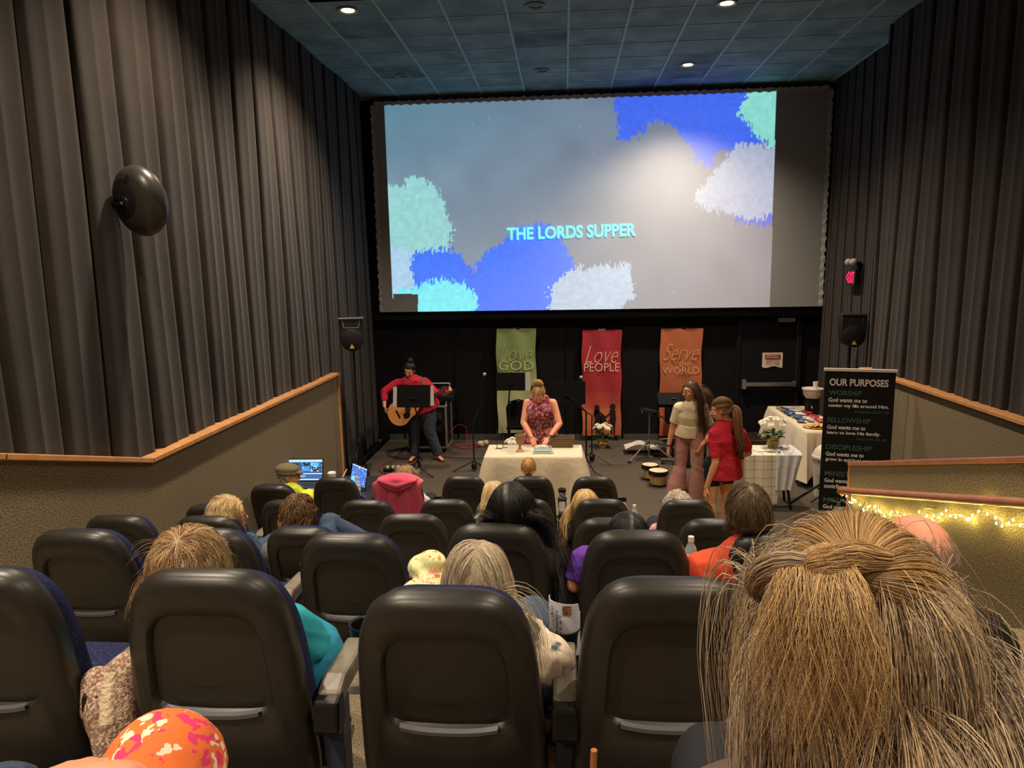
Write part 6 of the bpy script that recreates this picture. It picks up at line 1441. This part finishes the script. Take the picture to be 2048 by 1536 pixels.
mb = MB(); N = len(loop_)
mb.add([gp_(t, w_, -.1) for t, w_ in loop_]+[gp_(t, w_, 0) for t, w_ in loop_], [(i, (i+1) % N, N+(i+1) % N, N+i) for i in range(N)]+[tuple(range(N))[::-1]])
mb.build('body_shell', M('guitar_side_wood', (110, 58, 34), .3, .5), gt, angle=50)
MB().add([gp_(t, w_*.995, .002) for t, w_ in loop_], [tuple(range(N))]).add([gp_(t, w_*.995, -.0) for t, w_ in loop_], [tuple(range(N))[::-1]]).build('soundboard', M('spruce_top', (214, 146, 82), .3, .5, noise=(30, .06)), gt, smooth=False)
def gdisc(t, w_, r0, d, mat, nm, n=24): MB().add([gp_(t, w_, d)+r0*(math.cos(2*math.pi*k/n)*gn+math.sin(2*math.pi*k/n)*gside) for k in range(n)], [tuple(range(n))]).build(nm, mat, gt, smooth=False)
gdisc(.62, 0, .054, .0035, m_wood, 'rosette'); gdisc(.62, 0, .046, .0045, m_black, 'sound_hole')
MB().add([gp_(t, w_, .005) for t, w_ in ((.56, -.01), (.64, -.05), (.6, -.1), (.5, -.12), (.4, -.1), (.42, -.04), (.5, -.03))], [tuple(range(7))]).build('pickguard', m_black, gt, smooth=False)
Rg = np.stack([gside, gn, gfront], 1)
MB().box(gp_(.3, 0, .009), (.13, .028, .014), Rg).build('bridge', M('dark_rosewood', (48, 28, 20), .4), gt, smooth=False, bevel=.003)
MB().box(gp_(1.0, 0, .012)+gn*.14, (.052, .42, .02), Rg).build('neck', M('dark_rosewood', (48, 28, 20), .4), gt, smooth=False, bevel=.006)
hd_ = MB().box(gp_(1.0, 0, .006)+gn*.43, (.07, .17, .016), Rg).build('headstock', M('headstock_wood', (120, 40, 34), .3, .5), gt, smooth=False, bevel=.005)
for k in range(3):
    for sx in (-1, 1): MB().cyl(gp_(1, 0, 0)+gn*(.38+.045*k)+gside*sx*.035, gp_(1, 0, 0)+gn*(.38+.045*k)+gside*sx*.062, .008).build('tuning_peg', m_steel, hd_)
st_ = MB()
for k in range(6): st_.tube([gp_(.3, -.022+.009*k, .018), gp_(1, 0, .022)+gn*.36+gside*(-.018+.0072*k)], .0009, 4)
st_.build('strings', m_steel, gt)
sp_ = [gp_(.02, .0, -.05), px(800, 800, Y=gy+.2), px(815, 768, Y=gy+.16), px(838, 752, Y=gy+.05), px(844, 756, Y=gy-.12), px(848, 770, Y=gy-.21), px(850, 785, Y=gy-.26), gp_(1.0, 0, -.03)]
MB().tube(sp_, .022, 8, flat=(1, .12), side=(1, 0, .2)).build('strap', M('olive_strap', (104, 92, 66), .8), gt)
# -- lady at the table
lx, ly = -.34, 9.33; hh = px(1077, 789, Y=9.12)
m_dress = dots('burgundy_floral_dress', (128, 34, 62), (220, 170, 168), 30, .42)
wl = px(1069, 885, Y=8.86); wr_ = px(1098, 879, Y=8.84)
p, J = standing('woman in burgundy floral sleeveless dress bending over the table', lx, ly, 1.66, hh, yaw=180, body_yaw=180, pitch=-38, roll=2, sk='pink', girth=1.2, voxel=.006, bust=1.15, shirt=m_dress, sleeve=0, face=dict(closed=True, brow=(170, 140, 104)),
    J=dict(pel=(lx, ly+.05, .92), neck=px(1079, 797, Y=9.22)-np.array([0, 0, .02]), chest=np.array([lx+.0, ly-.1, 1.2]), shL=px(1106, 806, Y=9.2), shR=px(1055, 806, Y=9.2), elL=px(1119, 848, Y=9.08), elR=px(1047, 845, Y=9.08), haL=px(1098, 876, Y=8.9), haR=px(1063, 874, Y=8.92),
           hdL=(-.5, -.45, -.55), hdR=(.3, -.35, -.75), hnL=(0, .6, -.6), hnR=(0, .6, -.6), thL=-1, thR=1, curlL=30, curlR=30))
dm = MB(); A_ = J; sd = np.array([1., 0, 0]); 
dm.tube([A_['chest']+np.array([0, 0, .12]), A_['chest'], (A_['chest']+A_['pel'])/2, A_['pel'], A_['pel']-np.array([0, 0, .2]), np.array([lx, ly+.04, .38])], [.15, .20, .178, .225, .26, .30], 28, flat=(1, .72), side=sd)
for sx in (-1, 1):
    dm.ell(A_['chest']+np.array([sx*.08, -.11, -.0]), (.09, .085, .085)); s_ = A_['shL'] if sx > 0 else A_['shR']; nk = A_['neck']
    dm.tube([s_*.55+nk*.45+np.array([0, 0, .035]), s_*.55+nk*.45+np.array([0, -.07, -.06]), A_['chest']+np.array([sx*.09, -.09, .03])], [.03, .04, .06], 12, caps='round'); dm.tube([s_*.6+nk*.4+np.array([0, 0, .03]), s_*.6+nk*.4+np.array([0, .07, -.08]), A_['chest']+np.array([sx*.08, .06, .03])], [.03, .05, .07], 12, caps='round')
remesh(dm, 'dress', m_dress, p, .008, 4, lambda co, me: co+np.stack([.008*np.sin(np.arctan2(co[:, 1]-ly, co[:, 0]-lx)*14)*(np.clip(1.0-co[:, 2], 0, 1)*2), 0*co[:, 0], 0*co[:, 0]], 1))
hair(p, hh, J['R'], n=3200, length=.22, seg=9, r=.0013, pal=((206, 170, 112), (224, 192, 138), (180, 142, 88)), kind='back', tie=(0, -.3, 1), vol=.008, clump=.2, hairline=.55, face_lo=.42, seed=81, low=-.6)
mb = MB(); bb = hh+J['R']@np.array([0, -.04, .13])
tail(p, [bb+J['R']@np.array([-.06, .0, 0]), bb+J['R']@np.array([0, -.02, .05]), bb+J['R']@np.array([.07, -.0, .02])], 260, .05, .045, .0014, ((206, 170, 112), (224, 192, 138), (180, 142, 88)), 9, .004, 'twisted_updo')
MB().tube([bb+J['R']@np.array([.07, .02, .02]), bb+J['R']@np.array([.095, .03, -.06])], [.012, .006], 8).build('hair_clip', m_black, p)
MB().tube([J['haL']+(J['elL']-J['haL'])*.06, J['haL']+(J['elL']-J['haL'])*.14], .032, 14).build('watch', m_black, p)
MB().ell(J['haL']+(J['elL']-J['haL'])*.1+np.array([0, -.03, .012]), (.018, .008, .018)).build('watch_face', m_steel, p)
# -- woman in cream top and pink trousers
wx, wy = 1.58, 8.95; hh = px(1381, 783, Y=8.85)
m_crm = M('cream_tee_ribbed', (226, 210, 172), .85, .2, bump=(10, .4, .012)); m_pk = M('dusty_pink_trousers', (176, 128, 118), .85, .2, noise=(4, .06), bump=(9, .4, .015))
p, J = standing('woman with long dark hair, glasses, cream top and dusty pink trousers', wx, wy, 1.7, hh, yaw=118, body_yaw=160, pitch=-4, sk='warm', shirt=m_crm, sleeve=.45, pants=m_pk, girth=.95, voxel=.006, bust=0, shirt_len=1.05, face=dict(brow=(60, 44, 34)), shirt_wr=.5,
    J=dict(flare=1.75, shR=px(1357, 816, Y=8.9), elR=px(1345, 856, Y=8.95), haR=px(1337, 893, Y=8.93), hdR=(-.05, .0, -1), hnR=(1, .3, 0), thR=-1, shL=px(1406, 816, Y=8.92), elL=px(1424, 860, Y=9.0), haL=px(1404, 890, Y=8.8), hdL=(-.4, -.15, -.8), hnL=(-.6, .5, -.2), thL=1, toL=(wx+.02, wy-.2, .035), toR=(wx-.22, wy-.16, .035), anR=(wx-.17, wy, .09), anL=(wx+.1, wy, .09)))
hair(p, hh, J['R'], n=3600, length=.6, seg=15, r=.0014, pal=((66, 44, 34), (88, 60, 44), (50, 34, 28), (110, 78, 54)), kind='part', part=.0, g=.32, vol=.010, clump=.5, wave=.005, wfreq=16, hairline=.3, face_lo=.55, seed=91, lenvar=.12, backw=-1.6, obst=[(J['neck']+np.array([0, 0, -.2]), (.15, .13, .18))])
glasses(p, hh, J['R'], m_iron)
MB().tube([J['haR']+(J['elR']-J['haR'])*.03, J['haR']+(J['elR']-J['haR'])*.09], .029, 14).build('wristband', m_black, p)
for S in 'LR': MB().tube([J['an'+S]+np.array([0, .03, -.07]), J['to'+S]], [.036, .04], 14, flat=(1, .5), caps='round').build('shoe', M('beige_shoe', (190, 166, 136), .6), p)
# -- woman in red tee with ponytail, back turned
rx, ry = 1.68, 7.6; hh = px(1441, 820, Y=7.55)
m_rt = M('red_tee', (178, 36, 52), .85, .2, noise=(5, .08), bump=(13, .5, .012))
p, J = standing('woman with long ponytail in red tee and black shorts looking down', rx, ry, 1.66, hh, yaw=72, body_yaw=28, pitch=-16, sk='warm', shirt=m_rt, sleeve=.5, pants=M('black_shorts', (20, 20, 22), .85), short_pants=True, girth=1.05, voxel=.006, face=dict(brow=(90, 64, 44)), shirt_wr=1.5, shirt_len=1.15,
    J=dict(pel=(rx+.05, ry, .9), neck=px(1452, 846, Y=7.6), shL=px(1430, 868, Y=7.5), elL=px(1431, 925, Y=7.45), haL=px(1413, 975, Y=7.5), hdL=(-.12, .1, -1), hnL=(.9, .3, 0), thL=1, shR=px(1482, 868, Y=7.72), elR=px(1497, 905, Y=7.85), haR=px(1470, 915, Y=8.0), hdR=(-1, .1, .1)))
hair(p, hh, J['R'], n=3600, length=.22, seg=9, r=.0012, pal=((116, 80, 48), (142, 102, 64), (92, 62, 38), (172, 130, 84)), kind='back', tie=(0, -1, -.05), vol=.006, clump=.15, hairline=.5, face_lo=.42, seed=95, low=-.7)
tie_ = hh+J['R']@np.array([0, -.118, .01])
MB().tube([tie_+J['R']@np.array([0, .012, 0]), tie_+J['R']@np.array([0, -.012, -.004])], .022, 14).build('hair_tie', m_white, p)
tail(p, [tie_, tie_+J['R']@np.array([0, -.05, -.03]), px(1476, 858, Y=7.42), px(1484, 888, Y=7.38), px(1481, 925, Y=7.42)], 520, .028, .052, .0014, ((116, 80, 48), (142, 102, 64), (92, 62, 38), (150, 104, 70)), 5, .006)
# ================================================================ CLOTHES LEFT ON SEATS
def grid_cloth(fn, nu, nv): return np.array([[fn(i/(nu-1), j/(nv-1)) for j in range(nv)] for i in range(nu)])
x_, th_, s_ = SEATS['A3']; sy = s_.location.y
pj = empty('pink_jacket', (x_, sy, .9), 'pink hooded jacket draped over a front row seat back', 'jacket')
m_pj = M('pink_fleece', (206, 76, 104), .9, .15, noise=(6, .08), bump=(14, .4, .01), sheen=.3)
def jk(u, v):
    t = (u-.5)*2; top = SEATS['A3'][1]; zt = .36+.62*math.cos(top)+.03-.08*abs(t)**2.4; yb_ = sy+.05-.62*math.sin(top)-.05
    w = .235+.045*v; x = x_+t*w; fold = .016*math.sin(t*11+2*v)*min(1, v*2.5)+.006*math.sin(t*27+v*3)
    if v < .12: return (x, yb_+.13*(1-v/.12)+0, zt-.01*(1-v/.12)**2)
    q_ = (v-.12)/.88; return (x+.01*math.sin(v*9+t*3), yb_-.012+fold*.9+q_*.12-(.02 if q_ > .02 else 0)*(1-abs(t)**4)-.045*0, zt-.03*min(1, q_*8)-q_*.52)
MB().sheet(grid_cloth(jk, 41, 26), .008).build('jacket_back', m_pj, pj, angle=180)
def hood(u, v):
    t = (u-.5)*2; zt = 1.0; yb_ = sy+.05-.62*math.sin(SEATS['A3'][1])-.075
    dep = .155*(1-abs(t)**1.8); return (x_+t*(.2-.02*v), yb_-.03*math.sin(math.pi*v)*(1-t*t)-.01-.012*math.sin(v*12+abs(t)*3)*(1-abs(t))+.08*(1-min(1, v*4)), zt+.015-.05*abs(t)**2-dep*v+.004*math.sin(v*12))
MB().sheet(grid_cloth(hood, 31, 16), .01).build('hood', m_pj, pj, angle=180)
# baby blanket with pumpkins beside the grey blonde person
bl = px(848, 1170, Y=2.2); bk_ = empty('printed_blanket', bl, 'pale green blanket with orange pumpkins bunched beside grey-blonde hair', 'blanket')
m_bl = dots('pumpkin_print_blanket', (216, 218, 164), (226, 108, 70), 24, .36, dot2=(226, 160, 150))
mb = MB(); a_, b2_, c_ = px(845, 1135, Y=2.25), px(860, 1175, Y=2.2), px(835, 1195, Y=2.1)
mb.ell(a_, (.05, .05, .045), rotm(0, 20, 0)).ell(a_+np.array([.03, .0, .02]), (.05, .05, .04)).ell(b2_, (.075, .06, .05), rotm(0, -15, 0)).ell(c_, (.06, .06, .06)).ell(c_+np.array([.06, 0, -.06]), (.1, .08, .09)).ell(b2_+np.array([.05, .02, -.02]), (.07, .06, .07)).ell(c_+np.array([-.0, .02, -.12]), (.06, .06, .1))
remesh(mb, 'blanket', m_bl, bk_, .007, 3, lambda co, me: co+(.045*(fbm(co[:, 0]*22+co[:, 1]*10, co[:, 2]*26, 4, 3)-.5)+.009*np.sin(co[:, 2]*90+co[:, 0]*60))[:, None]*np.array([.4, -1, .5]))
# knitted cardigan between the two nearest left seats
cg_ = px(205, 1400, Y=1.75); co_ = empty('knit_cardigan', cg_, 'brown and cream knitted cardigan slumped between left seats', 'cardigan')
m_kn = M('marled_knit', (150, 116, 100), .95, .1, noise=(110, .6, .44, .56), rgb2=(208, 184, 160), bump=(160, 1.0, .01))
mb = MB(); top_ = px(207, 1352, Y=1.80)
mb.tube([top_+np.array([-.02, .0, -.02]), px(207, 1410, Y=1.78), px(226, 1480, Y=1.74), px(245, 1560, Y=1.72)], [.045, .06, .055, .05], 16, caps='round'); mb.tube([top_+np.array([.06, .02, -.0]), px(235, 1410, Y=1.78), px(240, 1480, Y=1.75)], [.06, .07, .06], 16, caps='round')
remesh(mb, 'cardigan', m_kn, co_, .007, 3, lambda co, me: co+(.016*(fbm(co[:, 0]*26, co[:, 2]*10, 4, 3)-.5)+.004*np.sin(co[:, 0]*120+co[:, 2]*30))[:, None]*np.array([.3, -1, .2]))
MB().tube([px(222, 1345, Y=1.70), px(214, 1400, Y=1.66), px(212, 1450, Y=1.63)], .018, 10, flat=(1, .5)).build('ribbed_edge', M('cream_rib_knit', (206, 186, 156), .95, bump=(90, 1, .01)), co_)
